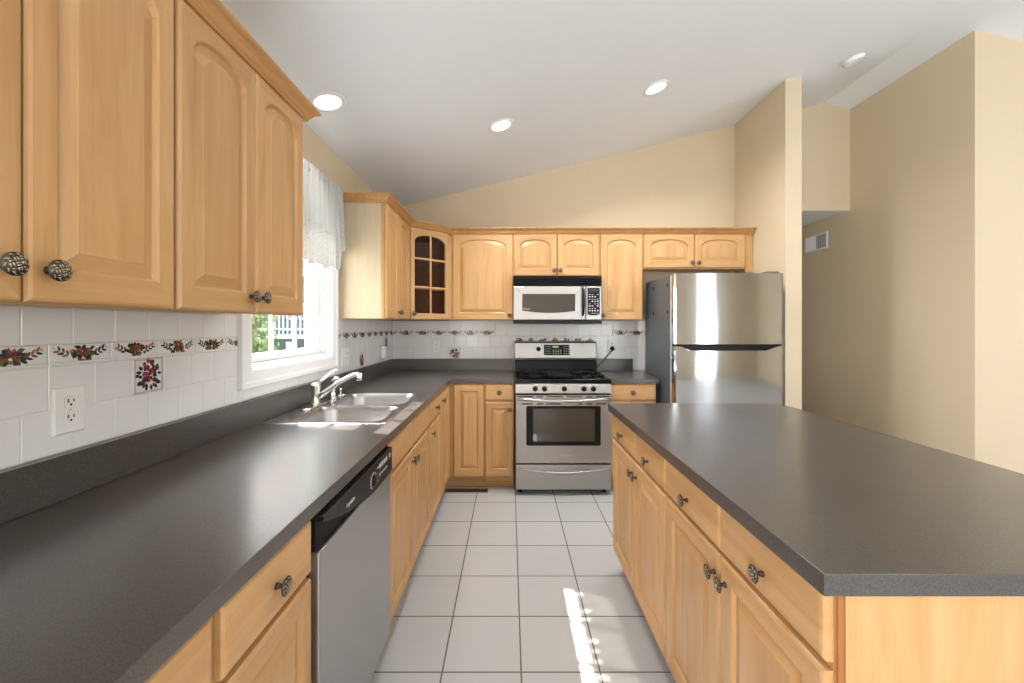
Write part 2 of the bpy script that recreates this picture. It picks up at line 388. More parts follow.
mb = MB()
grid_solid(mb, [XR, XR+0.15, XE+0.15], [YR, YR+0.15, 6.3], lambda i, j: i == 0 or j == 0, 0, 2.5)
o = mb; top = MB(); 
mb = MB(); mb.box(XR, XR+0.15, YR, 6.3, 0, zc(XR)+0.01) ; wr = struct(mb.build('wall_right', M['wall']))
mb = MB(); mb.prism([(XR+0.15, 0), (XE, 0), (XE, zc(XE)), (XR+0.15, zc(XR+0.15))], 1, YR, YR+0.15); struct(mb.build('wall_living_back', M['wall']))
# side of the living area, with windows added for light
mb = MB()
grid_solid(mb, [YN-0.15, -0.1, 1.2, YR+0.15], [0, 0.75, 2.25, zc(XE)], lambda i, j: not (i == 1 and j == 1), XE, XE+0.15, put=lambda a, b, c: (c, a, b))
struct(mb.build('wall_living_side', M['wall']))
# wall behind the camera: a tall window, and patio doors added for light
mb = MB()
xs = [XL, 1.95, 3.65, 4.6, 5.1, XE]; zs = [0, 0.02, 0.12, 2.18, 2.43]
def fil(i, j):
    if i == 1 and j == 2: return False
    if i == 3 and 1 <= j <= 3: return False
    return True
grid_solid(mb, xs, zs, fil, YN-0.15, YN, put=lambda a, b, c: (a, c, b))
mb.prism([(XL, 2.43), (4.6, 2.43), (4.6, 2.7), (5.1, 2.7), (5.1, 2.43), (XE, 2.43), (XE, zc(XE)), (RID, zc(RID)), (XL, zc(XL))], 1, YN-0.15, YN)
struct(mb.build('wall_front', M['wall']))
mb = MB()
for x in (1.95, 2.76, 3.57): mb.box(x, x+0.08, YN-0.10, YN-0.03, 0.12, 2.18)
mb.box(1.95, 3.65, YN-0.10, YN-0.03, 0.12, 0.20); mb.box(1.95, 3.65, YN-0.10, YN-0.03, 2.10, 2.18)
struct(mb.build('added_door_1', M['white']))  # frame of the unseen patio doors, added as a daylight source
mb = MB()
for x0, x1, z0, z1 in ((4.6, 4.64, 0.06, 2.7), (5.06, 5.1, 0.06, 2.7), (4.6, 5.1, 0.06, 0.10), (4.6, 5.1, 2.66, 2.7)): mb.box(x0, x1, YN-0.09, YN-0.03, z0, z1)
struct(mb.build('window_2', M['white']))
mb = MB()
for y in (-3.2, -2.12, -1.05): mb.box(XL-0.12, XL-0.06, y, y+0.05, 0.9, 2.1)
mb.box(XL-0.12, XL-0.06, -3.2, -1.0, 0.9, 0.95); mb.box(XL-0.12, XL-0.06, -3.2, -1.0, 2.05, 2.1)
struct(mb.build('added_window_4', M['white']))  # unseen near left window, added to light the right wall
mb = MB()
for y in (-0.1, 0.53, 1.15): mb.box(XE+0.03, XE+0.09, y, y+0.05, 0.75, 2.25)
mb.box(XE+0.03, XE+0.09, -0.1, 1.2, 0.75, 0.80); mb.box(XE+0.03, XE+0.09, -0.1, 1.2, 2.20, 2.25)
struct(mb.build('added_window_3', M['white']))  # unseen living-side window frame, added as an opening for light
mb = MB(); mb.box(XR-0.012, XR, YR, 6.15, 0, 0.09); struct(mb.build('baseboard_right', M['white'], bevel=0.003))
mb = MB(); mb.box(XR, XE, YR-0.012, YR, 0, 0.09); struct(mb.build('baseboard_living', M['white'], bevel=0.003))
mb = MB(); mb.box(XP1, XP1+0.012, YP, 6.15, 0, 0.09); mb.box(XP0, XP1+0.012, YP-0.012, YP, 0, 0.09); struct(mb.build('baseboard_partition', M['white'], bevel=0.003))

# ------------------------------------------------------------------ window 1 (kitchen)
win = struct(empty('window_1', (XL, 2.21, WZ0)))
def wpart(name, mb, mat, bevel=0.0): 
    o = mb.build(name, mat, None, bevel); o.parent = win; o.matrix_parent_inverse = Matrix.Translation((-XL, -2.21, -WZ0)); return o
mb = MB()   # mitred casing with stepped profile
prof = [(0.0, 0.0), (0.0, 0.012), (0.012, 0.016), (0.055, 0.016), (0.062, 0.024), (0.082, 0.024), (0.084, 0.0)]
ls = []
for (o_, h) in prof:
    ls.append([(XL+h+0.001, WY0-o_, WZ0-o_*0.9), (XL+h+0.001, WY1+o_*0.8, WZ0-o_*0.9), (XL+h+0.001, WY1+o_*0.8, WZ1+o_), (XL+h+0.001, WY0-o_, WZ1+o_)])
mb.loops(ls, close=True); wpart('window_casing', mb, M['white'])
mb = MB()   # jamb lining
mb.loops([[(XL+0.001, WY0, WZ0), (XL+0.001, WY1, WZ0), (XL+0.001, WY1, WZ1), (XL+0.001, WY0, WZ1)],
          [(XL-0.15, WY0, WZ0), (XL-0.15, WY1, WZ0), (XL-0.15, WY1, WZ1), (XL-0.15, WY0, WZ1)],
          [(XL-0.15, WY0+0.025, WZ0+0.02), (XL-0.15, WY1-0.025, WZ0+0.02), (XL-0.15, WY1-0.025, WZ1-0.02), (XL-0.15, WY0+0.025, WZ1-0.02)],
          [(XL-0.03, WY0+0.025, WZ0+0.02), (XL-0.03, WY1-0.025, WZ0+0.02), (XL-0.03, WY1-0.025, WZ1-0.02), (XL-0.03, WY0+0.025, WZ1-0.02)],
          [(XL-0.03, WY0+0.010, WZ0+0.008), (XL-0.03, WY1-0.010, WZ0+0.008), (XL-0.03, WY1-0.010, WZ1-0.01), (XL-0.03, WY0+0.010, WZ1-0.01)],
          [(XL+0.001, WY0+0.010, WZ0+0.008), (XL+0.001, WY1-0.010, WZ0+0.008), (XL+0.001, WY1-0.010, WZ1-0.01), (XL+0.001, WY0+0.010, WZ1-0.01)]], close=True)
wpart('jamb', mb, M['white'])
def sash(x0, x1, z0, z1):
    a, b = WY0+0.026, WY1-0.026; t = 0.038
    m = MB(); m.box(x0, x1, a, a+t, z0, z1); m.box(x0, x1, b-t, b, z0, z1); m.box(x0, x1, a+t, b-t, z0, z0+t); m.box(x0, x1, a+t, b-t, z1-t, z1)
    s = wpart('sash', m, M['white'], 0.003)
    m = MB(); xm = (x0+x1)/2
    for k in (1, 2):
        y = a+t+(b-a-2*t)*k/3; m.box(xm-0.008, xm+0.008, y-0.009, y+0.009, z0+t, z1-t)
    zm = (z0+z1)/2; m.box(xm-0.0075, xm+0.0075, a+t, b-t, zm-0.008, zm+0.008)
    wpart('muntin', m, M['white'])
    m = MB(); m.box(xm-0.002, xm+0.002, a+t-0.004, b-t+0.004, z0+t-0.004, z1-t+0.004); wpart('pane', m, M['glass'])
sash(XL-0.09, XL-0.055, WZ0+0.022, 1.685)
sash(XL-0.13, XL-0.095, 1.655, WZ1-0.022)
mb = MB(); mb.tube([(XL-0.05, 2.42, 1.69), (XL-0.042, 2.44, 1.70), (XL-0.042, 2.48, 1.70)], 0.006, 8); wpart('sash_lock', mb, M['white'])

# ------------------------------------------------------------------ glazed tiles
def one_tile(m, a0, a1, z0, z1, put, h=0.006, e=0.002, mi=0, x0=0.0):
    if a1-a0 < 0.006 or z1-z0 < 0.006: return
    m.loops([[put(a0, x0, z0), put(a1, x0, z0), put(a1, x0, z1), put(a0, x0, z1)],
             [put(a0, h-0.002, z0), put(a1, h-0.002, z0), put(a1, h-0.002, z1), put(a0, h-0.002, z1)],
             [put(a0+e, h, z0+e), put(a1-e, h, z0+e), put(a1-e, h, z1-e), put(a0+e, h, z1-e)]], mi, cap0=False)
PT = 0.1135
def tile_field(m, rows, spans_for, put, origin):
    for (z0, z1, off) in rows:
        for (s0, s1) in spans_for(z0, z1):
            m.loops([[put(s0, 0.0, z0), put(s1, 0.0, z0), put(s1, 0.0, z1), put(s0, 0.0, z1)], [put(s0, 0.0045, z0), put(s1, 0.0045, z0), put(s1, 0.0045, z1), put(s0, 0.0045, z1)]], 1, cap0=False)
            k0 = math.floor((s0-origin-off)/PT)
            x = origin+off+k0*PT
            while x < s1:
                one_tile(m, max(x+0.0007, s0), min(x+PT-0.0007, s1), z0+0.0007, z1-0.0007, put)
                x += PT
putL = lambda a, h, z: (XL+h, a, z)
putB = lambda a, h, z: (a, YB-h, z)
CAS0, CAS1, CASZ = WY0-0.084, WY1+0.068, WZ0-0.076
def cut(spans, holes):
    for h0, h1 in holes:
        r = []
        for a, b in spans:
            if h1 <= a or h0 >= b: r.append((a, b)); continue
            if a < h0: r.append((a, h0))
            if b > h1: r.append((h1, b))
        spans = r
    return spans
rowsL = [(1.0275, 1.139, PT/2), (1.139, 1.2485, 0.0), (1.3025, 1.3945, PT/2)]
accL = [(1.2395, 1.347, 1.139, 1.2485), (3.10, 3.205, 1.030, 1.139), (3.72, 3.825, 1.139, 1.2485)]
def spL(z0, z1):
    sp = [(0.05, YB-0.0065)]
    sp = cut(sp, [(CAS0, CAS1)])
    holes = [(a, b) for a, b, c, d in accL if c < z1-0.002 and d > z0+0.002]
    return cut(sp, holes)
mb = MB(); tile_field(mb, rowsL, spL, putL, 1.0125-10*PT); tile_field(mb, [(1.0275, CASZ-0.001, PT/2)], lambda a, b: [(CAS0, CAS1)], putL, 1.0125-10*PT)
mb.build('tile_backsplash', [M['tile'], M['grout']], wl)
def spB(z0, z1):
    sp = [(XL+0.0065, 1.345)]
    if z0 < 1.02: sp = [(0.0, 0.85), (1.186, 1.345)]
    if z0 < 1.06 and z0 > 1.02: pass
    h = []
    if z0 > 1.10 and z1 < 1.255: h.append((0.032, 0.832))
    if abs(z0-1.0275) < 0.01: h.append((-0.588, -0.482))
    return cut(sp, h)
rowsB = [(0.92, 1.0275, PT/2), (1.0275, 1.139, 0.0), (1.139, 1.2485, PT/2)]
mb = MB(); tile_field(mb, rowsB, spB, putB, -0.588-10*PT)
tile_field(mb, [(1.3025, 1.3945, 0.0)], lambda a, b: [(XL+0.0065, -0.142)], putB, -0.588-10*PT)
tile_field(mb, [(1.2485, 1.359, 0.0), (1.359, 1.3945, PT/2)], lambda a, b: [(-0.14, 0.992)], putB, -0.588-10*PT)
tile_field(mb, [(1.3025, 1.3945, 0.0)], lambda a, b: [(0.992, 1.345)], putB, -0.588-10*PT)
mb.build('tile_backsplash', [M['tile'], M['grout']], wb)

SPM = [M['tile'], M['pencil'], M['leafd'], M['leafo'], M['red'], M['orange'], M['purple'], M['rose'], M['grout']]
def leaf(m, put, cx, cz, ang, ln, wd, mi, h, lift=0.0006):
    c, s = math.cos(ang), math.sin(ang)
    P = lambda u, v, k: put(cx+c*u-s*v, h+k, cz+s*u+c*v)
    pts = [(0, 0), (ln*0.3, wd), (ln*0.7, wd*0.8), (ln, 0), (ln*0.7, -wd*0.8), (ln*0.3, -wd)]
    m.loops([[P(u, v, 0.0) for u, v in pts], [P(ln/2+(u-ln/2)*0.9, v*0.9, lift) for u, v in pts]], mi, cap0=False)
def spray(m, put, cx, cz, wd, hh, seed, h):
    r = random.Random(seed)
    for sx in (-1, 1):      # side sprigs
        for k in range(4):
            px = cx+sx*wd*(0.24+0.075*k); pz = cz+hh*(-0.12+0.10*k)*(0.9)
            leaf(m, put, px, pz, (0.5 if sx > 0 else PI-0.5)+0.55, wd*0.13, wd*0.026, r.choice((2, 2, 3, 5)), h)
            leaf(m, put, px, pz, (0.5 if sx > 0 else PI-0.5)-0.75, wd*0.12, wd*0.024, r.choice((2, 3)), h)
    for k in range(60):
        a = r.uniform(0, 2*PI); q = r.random()**0.6
        leaf(m, put, cx+math.cos(a)*wd*0.2*q, cz+math.sin(a)*hh*0.26*q-hh*0.05, r.uniform(0, 2*PI), wd*r.uniform(0.08, 0.15), wd*0.032, r.choice((2, 2, 3, 5, 2)), h+0.0002*k/10)
    for k in range(9):
        a = r.uniform(0, 2*PI); q = r.random()**0.5; px = cx+math.cos(a)*wd*0.13*q; pz = cz+math.sin(a)*hh*0.2*q; rr = wd*r.uniform(0.022, 0.038)
        n = 8; m.loops([[put(px+rr*math.cos(2*PI*i/n), h+0.001, pz+rr*math.sin(2*PI*i/n)) for i in range(n)], [put(px+rr*0.6*math.cos(2*PI*i/n), h+0.0022, pz+rr*0.6*math.sin(2*PI*i/n)) for i in range(n)]], r.choice((4, 5, 4, 7)), cap0=False)
def border(put, a0, a1, seed, parent, zlo=1.2485, zhi=1.3025, cx=None, pattern=True):
    m = MB(); one_tile(m, a0+0.001, a1-0.001, zlo+0.001, zhi-0.001, put, h=0.0075, x0=0.0)
    if zhi-zlo < 0.06: one_tile(m, a0+0.001, a1-0.001, zlo, zlo+0.009, put, h=0.0105, e=0.002, x0=0.004)
    if pattern:
        m2 = MB(); spray(m2, put, (a0+a1)/2 if cx is None else cx, (zlo+zhi)/2+0.004, 0.135, 0.062, seed, 0.0077)
        keep = []
        ax = 1 if put is putL else 0
        for f, mi in zip(m2.f, m2.m):
            if all(a0+0.002 < m2.v[i][ax] < a1-0.002 and zlo+0.003 < m2.v[i][2] < zhi-0.002 for i in f): keep.append((f, mi))
        o = len(m.v); m.v += m2.v
        for f, mi in keep: m.f.append([i+o for i in f]); m.m.append(mi); m.sm.append(False)
    m.build('border_tile', SPM, parent)
for k in range(-6, 5):
    c = 1.0900+0.158*k; a0, a1 = c-0.079, min(c+0.079, CAS0)
    border(putL, a0, a1, k % 4, wl, cx=c)
border(putL, CAS1, 2.78, 1, wl, cx=2.702)
for k in range(8):
    c = 2.857+0.155*k; border(putL, c-0.0775, min(c+0.0775, YB-0.008), (k+1) % 4, wl, cx=c)
border(putB, XL+0.008, -1.078, 3, wb, cx=-1.156)
for k in range(6):
    c = -1.0+0.156*k; border(putB, c-0.078, c+0.078, (k+2) % 4, wb)
border(putB, 0.994, 1.148, 2, wb); border(putB, 1.148, 1.302, 3, wb, cx=1.226)
def accent(put, a0, a1, z0, z1, seed, parent):
    m = MB(); one_tile(m, a0+0.001, a1-0.001, z0+0.001, z1-0.001, put, h=0.0065)
    f = 0.004
    for (p0, p1, q0, q1) in ((a0+.003, a1-.003, z0+.003, z0+.003+f), (a0+.003, a1-.003, z1-.003-f, z1-.003), (a0+.003, a0+.003+f, z0+.003, z1-.003), (a1-.003-f, a1-.003, z0+.003, z1-.003)):
        one_tile(m, p0, p1, q0, q1, put, h=0.0085, e=0.001, mi=1, x0=0.005) if min(p1-p0, q1-q0) > 0.006 else m.loops([[put(p0, .006, q0), put(p1, .006, q0), put(p1, .006, q1), put(p0, .006, q1)], [put(p0, .0085, q0), put(p1, .0085, q0), put(p1, .0085, q1), put(p0, .0085, q1)]], 1, cap0=False)
    r = random.Random(seed); cx, cz = (a0+a1)/2, (z0+z1)/2; R = (z1-z0)*0.40
    for k in range(60):
        a = r.uniform(0, 2*PI); q = r.random()**0.6
        leaf(m, put, cx+math.cos(a)*R*q*0.75, cz+math.sin(a)*R*q*0.85, a+r.uniform(-.5, .5), R*r.uniform(0.3, 0.5), R*0.12, r.choice((2, 6, 6, 7, 4, 2)), 0.0067+0.00003*k)
    for k in range(9):
        a = r.uniform(0, 2*PI); q = r.random()**0.6*0.5; px, pz = cx+math.cos(a)*R*q, cz+math.sin(a)*R*q; rr = R*0.13
        m.loops([[put(px+rr*math.cos(2*PI*i/8), .0088, pz+rr*math.sin(2*PI*i/8)) for i in range(8)], [put(px+rr*.5*math.cos(2*PI*i/8), .0098, pz+rr*.5*math.sin(2*PI*i/8)) for i in range(8)]], r.choice((4, 7, 4)), cap0=False)
    m.build('accent_tile', SPM, parent)
for i, (a, b, c, d) in enumerate(accL): accent(putL, a, b, c, d, i, wl)
accent(putB, -0.588, -0.482, 1.0275, 1.139, 7, wb)
for k in range(7):    # framed row behind the range
    a0 = 0.032+k*0.8/7; m = MB(); one_tile(m, a0+.001, a0+0.8/7-.001, 1.14, 1.2485, putB, h=0.0065)
    m.loops([[putB(a0, .006, 1.243), putB(a0+.8/7, .006, 1.243), putB(a0+.8/7, .006, 1.248), putB(a0, .006, 1.248)], [putB(a0, .009, 1.243), putB(a0+.8/7, .009, 1.243), putB(a0+.8/7, .009, 1.248), putB(a0, .009, 1.248)]], 1, cap0=False)
    r = random.Random(k); c = a0+0.057
    for q in range(26):
        leaf(m, putB, c+r.uniform(-.022, .022), 1.200+r.uniform(-.02, .014), r.choice((0.7, 2.3, 1.2, 3.4, -.4))+r.uniform(-.3, .3), 0.026, 0.0045, r.choice((4, 5, 2, 6, 3)), 0.0067+0.00004*q)
    m.build('border_tile', SPM, wb)

# ================================================================== cabinets
def xy_arch(x, xc, hw, zs, rise): return zs + rise*(1-abs((x-xc)/hw)**2.0)
def door_mesh(x0, x1, z0, z1, arch=False, glass=False, slab=False):
    m = MB(); NA = 14
    def outer(i, y):
        a, b, c, d = x0+i, x1-i, z0+i, z1-i
        if not arch: return [(a, y, c), (b, y, c), (b, y, d), (a, y, d)]
        p = [(a, y, c), (b, y, c), (b, y, d)]
        for k in range(NA+1):
            t = k/NA; p.append((b-(b-a)*t, y, d))
        p.append((a, y, d)); return p
    if slab:
        m.loops([outer(0, -0.001), outer(0, -0.013), outer(0.004, -0.018), outer(0.010, -0.020)], 1)
        return m
    st = 0.036 if glass else (0.055 if x1-x0 > 0.33 else 0.046); bt = 0.046 if glass else 0.058
    def inner(o, y):
        a, b, c = x0+st+o, x1-st-o, z0+bt+o
        if not arch: return [(a, y, c), (b, y, c), (b, y, z1-0.05-o), (a, y, z1-0.05-o)]
        zs = z1-0.098-o; sh = 0.012*(b-a)/0.3; rise = 0.052
        p = [(a, y, c), (b, y, c), (b, y, zs)]
        xa, xb = a+sh, b-sh; xc, hw = (a+b)/2, (xb-xa)/2
        for k in range(NA+1):
            x = xb-(xb-xa)*k/NA; p.append((x, y, zs+0.004+(rise-0.004)*math.sqrt(max(0, 1-((x-xc)/hw)**2*0.93)-0.0)*1.0 - (rise-0.004)*0.0 if True else 0))
        p.append((a, y, zs)); return p
    def bridge(A, B):
        n = len(A); o = len(m.v); m.v += A+B
        for i in range(n):
            j = (i+1) % n
            rail = (i == 0) or (2 <= i <= n-2 if arch else i == 2)
            m.f.append([o+i, o+j, o+n+j, o+n+i]); m.m.append(1 if rail else 0); m.sm.append(False)
    seq = [outer(0, -0.001), outer(0, -0.013), outer(0.003, -0.0175), outer(0.008, -0.020), inner(0, -0.020), inner(0.004, -0.0170), inner(0.008, -0.010)]
    if glass:
        seq += [inner(0.008, -0.001)]
        for A, B in zip(seq, seq[1:]): bridge(A, B)
        bridge(seq[-1], seq[0]); return m
    seq += [inner(0.010, -0.0095), inner(0.014, -0.0105), inner(0.036, -0.0172), inner(0.038, -0.0185)]
    for A, B in zip(seq, seq[1:]): bridge(A, B)
    n = len(seq[0]); o = len(m.v); m.v += seq[0]+seq[-1]
    m.f.append([o+i for i in range(n)][::-1]); m.m.append(0); m.sm.append(False)
    m.f.append([o+n+i for i in range(n)]); m.m.append(0); m.sm.append(False)
    return m

_knob = None
def knob(parent, x, z):
    """basket-weave knob standing out of a front at y=-0.020"""
    global _knob
    if _knob is None:
        m = MB()
        m.lathe([(0.0, 0), (0.0075, 0), (0.0065, 0.004), (0.0048, 0.008), (0.0048, 0.014), (0.008, 0.017), (0.0165, 0.0185), (0.0185, 0.021), (0.0178, 0.0235), (0.013, 0.0262), (0.006, 0.0278), (0.0, 0.028)], (0, 0, 0), (0, -1, 0), 24)
        m.lathe([(0.0165, 0.0232), (0.0192, 0.0225), (0.0192, 0.0205), (0.0165, 0.0198)], (0, 0, 0), (0, -1, 0), 24, 0)
        for i in range(-1, 2):      # basket weave: alternating pairs of short bars
            for j in range(-1, 2):
                cx, cz = i*0.0082, j*0.0082
                for off in (-0.0019, 0.0019):
                    pts = []
                    for u in (-0.0034, 0.0, 0.0034):
                        p, q = (cx+u, cz+off) if (i+j) % 2 == 0 else (cx+off, cz+u)
                        p, q = p*0.94-q*0.34, p*0.34+q*0.94
                        rr = min(0.0175, math.hypot(p, q)); pts.append((p, -(0.0276-0.0048*(rr/0.0165)**2)-(0.0006 if u == 0 else 0), q))
                    m.tube(pts, 0.0013, 6, 1)
        for i in range(10):
            a = 2*PI*i/10
            m.tube([(0.0145*math.cos(a), -0.0250, 0.0145*math.sin(a)), (0.0172*math.cos(a+0.3), -0.0240, 0.0172*math.sin(a+0.3))], 0.0012, 5, 1)
        _knob = m.build('knob', [M['knob'], M['knobl']], parent); o = _knob
    else:
        o = _knob.copy(); COL.objects.link(o); o.parent = parent
    o.location = (x, -0.020, z); return o

def fronts(root, lst):
    for f in lst:
        kind, x0, x1, z0, z1 = f[:5]; kn = f[5] if len(f) > 5 else None
        d = door_mesh(x0, x1, z0, z1, arch=(kind in ('arch', 'glass')), glass=(kind == 'glass'), slab=(kind in ('drawer', 'false')))
        nm = {'arch': 'door', 'flat': 'door', 'glass': 'glass_door', 'drawer': 'drawer', 'false': 'false_front'}[kind]
        o = d.build(nm, [M['wv'], M['wh']], root)
        if kn: knob(o, *kn)
        if kind == 'glass':
            m = MB(); m.box(x0+0.036, x1-0.036, -0.008, -0.004, z0+0.047, z1-0.046); m.build('pane', M['cabglass'], o)
            m = MB(); xc = (x0+x1)/2; m.box(xc-0.008, xc+0.008, -0.019, -0.009, z0+0.048, z1-0.052)
            for t in (0.33, 0.70):
                z = z0+0.06+(z1-z0-0.12)*t; m.box(x0+0.038, xc-0.008, -0.0185, -0.009, z-0.008, z+0.008); m.box(xc+0.008, x1-0.038, -0.0185, -0.009, z-0.008, z+0.008)
            m.build('muntin', M['wv'], o, 0.002)

UZ0, UZ1 = 1.395, 2.168
def upper(loc_xy, rz, wdt, label, lst, z0=UZ0, depth=0.303, side=None, extra=None):
    root = empty('wall_cabinet', (loc_xy[0], loc_xy[1], z0), rz, label, 'cabinet')
    m = MB(); H = UZ1-z0
    m.box(0, wdt, 0.019, depth, 0.0 if side else 0.018, H, 0); m.box(0, wdt, 0, 0.019, 0, H, 1)
    m.build('cabinet_box', [side or M['wd'], M['wv']], root)
    fronts(root, [(k[0], k[1], k[2], k[3]-z0, k[4]-z0) + ((( k[5][0], k[5][1]-z0),) if len(k) > 5 and k[5] else ()) for k in lst])
    if extra: extra(root)
    return root
RL = PI/2
DZ0, DZ1 = 1.398, 2.162
# near left pair; face frame plane x=-0.83
upper((-0.829, 0.384), RL, 0.618, 'maple wall cabinet nearest the camera at the top left of the photo', [
    ('arch', 0.004, 0.303, 1.389, DZ1, (0.272, 1.448)), ('arch', 0.307, 0.614, 1.389, DZ1, (0.338, 1.446))], z0=1.387, depth=0.308)
upper((-0.829, 1.005), RL, 0.618, 'two-door maple wall cabinet ending beside the kitchen window', [
    ('arch', 0.004, 0.309, 1.389, DZ1, (0.283, 1.440)), ('arch', 0.313, 0.614, 1.389, DZ1, (0.338, 1.440))], z0=1.387, depth=0.308)
# left, beyond the window
upper((-0.834, 2.732), RL, 0.646, 'maple wall cabinet beyond the window with a pale flat end panel', [
    ('arch', 0.006, 0.302, DZ0, DZ1, (0.278, 1.447)), ('arch', 0.306, 0.640, DZ0, DZ1, (0.600, 9.0)) if False else ('arch', 0.306, 0.636, DZ0, DZ1, (0.332, 1.447))], side=M['wp'])
# diagonal corner
def diag():
    A = Vector((-0.834, 3.380)); B = Vector((-0.53, 3.684)); wd_ = (B-A).length
    root = empty('wall_cabinet', (A.x, A.y, UZ0), PI/4, 'diagonal corner wall cabinet with a six-pane glass door', 'cabinet')
    m = MB(); inv = Matrix.Rotation(-PI/4, 2)
    loc = lambda x, y: inv @ (Vector((x, y))-A)
    P = [loc(-0.834, 3.380), loc(-1.131, 3.380), loc(-1.131, 3.981), loc(-0.53, 3.981), loc(-0.53, 3.684)]
    H = UZ1-UZ0; c = sum(P, Vector((0, 0)))/5
    pl = [(p.x, p.y) for p in P]
    m.prism(pl, 2, 0, 0.018, 1); m.prism(pl, 2, H-0.018, H, 1)
    for a, b in zip(P, P[1:]):
        n = (c-(a+b)/2).normalized(); d = (b-a).normalized(); n = Vector((-d.y, d.x)); n = n if n.dot(c-a) > 0 else -n
        q = [a, b, b+n*0.012, a+n*0.012]; m.prism([(p.x, p.y) for p in q], 2, 0.018, H-0.018, 1)
    for x0, x1, z0, z1 in ((0, 0.035, 0, H), (wd_-0.035, wd_, 0, H), (0.035, wd_-0.035, 0, 0.04), (0.035, wd_-0.035, H-0.045, H)): m.box(x0, x1, 0, 0.019, z0, z1, 0)
    m.build('cabinet_box', [M['wv'], M['inside']], root)
    ps = [c+(p-c)*0.94 for p in P]
    for z in (0.26, 0.51):
        m = MB(); m.prism([(p.x, max(p.y, 0.03)) for p in ps], 2, z, z+0.018); m.build('shelf', M['inside'], root)
    fronts(root, [('glass', 0.012, wd_-0.024, DZ0-UZ0, DZ1-UZ0, (0.036, 1.447-UZ0))])
diag()
# back run; face frame plane y=3.684
YF = 3.684
upper((-0.530, YF), 0, 0.560, 'single wide-door maple wall cabinet between glass corner cabinet and microwave', [('arch', 0.021, 0.556, DZ0, DZ1, (0.530, 1.440))], depth=0.297)
upper((0.030, YF), 0, 0.775, 'short two-door maple wall cabinet directly above the microwave', [
    ('arch', 0.004, 0.391, 1.790, DZ1, (0.366, 1.838)), ('arch', 0.396, 0.771, 1.790, DZ1, (0.420, 1.838))], z0=1.782, depth=0.297)
upper((0.805, YF), 0, 0.383, 'narrow single-door maple wall cabinet between microwave and fridge', [('arch', 0.004, 0.378, DZ0, DZ1, (0.030, 1.440))], depth=0.297)
def filler(root):
    m = MB(); m.box(0.913, 0.984, -0.001, 0.018, -0.03, UZ1-1.852); m.build('filler_strip', M['wv'], root, 0.002)
upper((1.190, YF), 0, 0.912, 'short two-door maple wall cabinet above the fridge', [
    ('arch', 0.006, 0.455, 1.862, DZ1, (0.430, 1.905)), ('arch', 0.460, 0.908, 1.862, DZ1, (0.486, 1.905))], z0=1.852, depth=0.297, extra=filler)

def sweep(path, prof, name, mat, label, cat):
    m = MB(); P = [Vector(p) for p in path]; ls = []
    for i, p in enumerate(P):
        d0 = (P[i]-P[i-1]).normalized() if i else (P[1]-P[0]).normalized()
        d1 = (P[i+1]-P[i]).normalized() if i < len(P)-1 else d0
        n0 = Vector((d0.y, -d0.x)); n1 = Vector((d1.y, -d1.x))
        n = (n0+n1).normalized(); n = n/max(0.3, n.dot(n0))
        ls.append([(p.x+n.x*o, p.y+n.y*o, z) for o, z in prof])
    m.loops(ls); return tag(m.build(name, mat), label, cat)
CP = [(0.001, 2.1635), (0.0215, 2.1635), (0.0255, 2.168), (0.024, 2.173), (0.030, 2.177), (0.036, 2.187), (0.045, 2.196), (0.055, 2.201), (0.059, 2.205), (0.059, 2.213), (0.001, 2.213)]
sweep([(-0.829, 0.30), (-0.829, 1.6245), (-1.137, 1.6245)], [(o, z+0.0) for o, z in CP], 'crown_moulding', M['wy'], 'honey maple crown moulding along the near left wall cabinets', 'moulding')
sweep([(-1.137, 2.730), (-0.834, 2.730), (-0.834, 3.380), (-0.530, YF), (2.172, YF)], CP, 'crown_moulding', M['wy'], 'honey maple crown moulding running around the corner and above the microwave', 'moulding')

# -------------------------------- base cabinets
BZ = 0.872
def base(loc_xy, rz, wdt, label, lst, depth=0.60, side=None, hollow=False):
    root = empty('base_cabinet', (loc_xy[0], loc_xy[1], 0), rz, label, 'cabinet')
    m = MB()
    sh = 0.70 if hollow else BZ
    if hollow:
        m.box(0, 0.016, 0.019, depth, 0.10, sh, 0); m.box(wdt-0.016, wdt, 0.019, depth, 0.10, sh, 0); m.box(0.016, wdt-0.016, 0.019, depth, 0.10, 0.118, 0); m.box(0.016, wdt-0.016, depth-0.012, depth, 0.118, sh, 0)
    else: m.box(0, wdt, 0.019, depth, 0.10, BZ, 0)
    m.box(0, wdt, 0, 0.019, 0.10, BZ, 1)
    m.build('cabinet_box', [side or M['wd'], M['wv']], root)
    m = MB(); m.box(0, wdt, 0.075, depth-0.01, 0, 0.10); m.build('toe_kick', M['wh'], root)
    fronts(root, lst); return root
D0, D1, W0, W1 = 0.116, 0.722, 0.738, 0.866
XF = -0.510
base((XF, -0.30), RL, 0.395, 'maple base cabinet under the left counter, mostly below the picture edge', [('drawer', 0.008, 0.387, W0, W1, (0.2, 0.802)), ('flat', 0.008, 0.387, D0, D1, (0.35, 0.68))])
base((XF, 0.10), RL, 0.594, 'maple base cabinet at the bottom left corner, nearest the camera', [('drawer', 0.008, 0.583, W0, W1, (0.3, 0.802)), ('flat', 0.008, 0.293, D0, D1, (0.26, 0.68)), ('flat', 0.297, 0.583, D0, D1, (0.33, 0.68))])
base((XF, 0.696), RL, 0.335, 'narrow maple drawer base cabinet just in front of the dishwasher', [('drawer', 0.012, 0.328, W0, W1, (0.170, 0.802)), ('flat', 0.012, 0.328, D0, D1)])
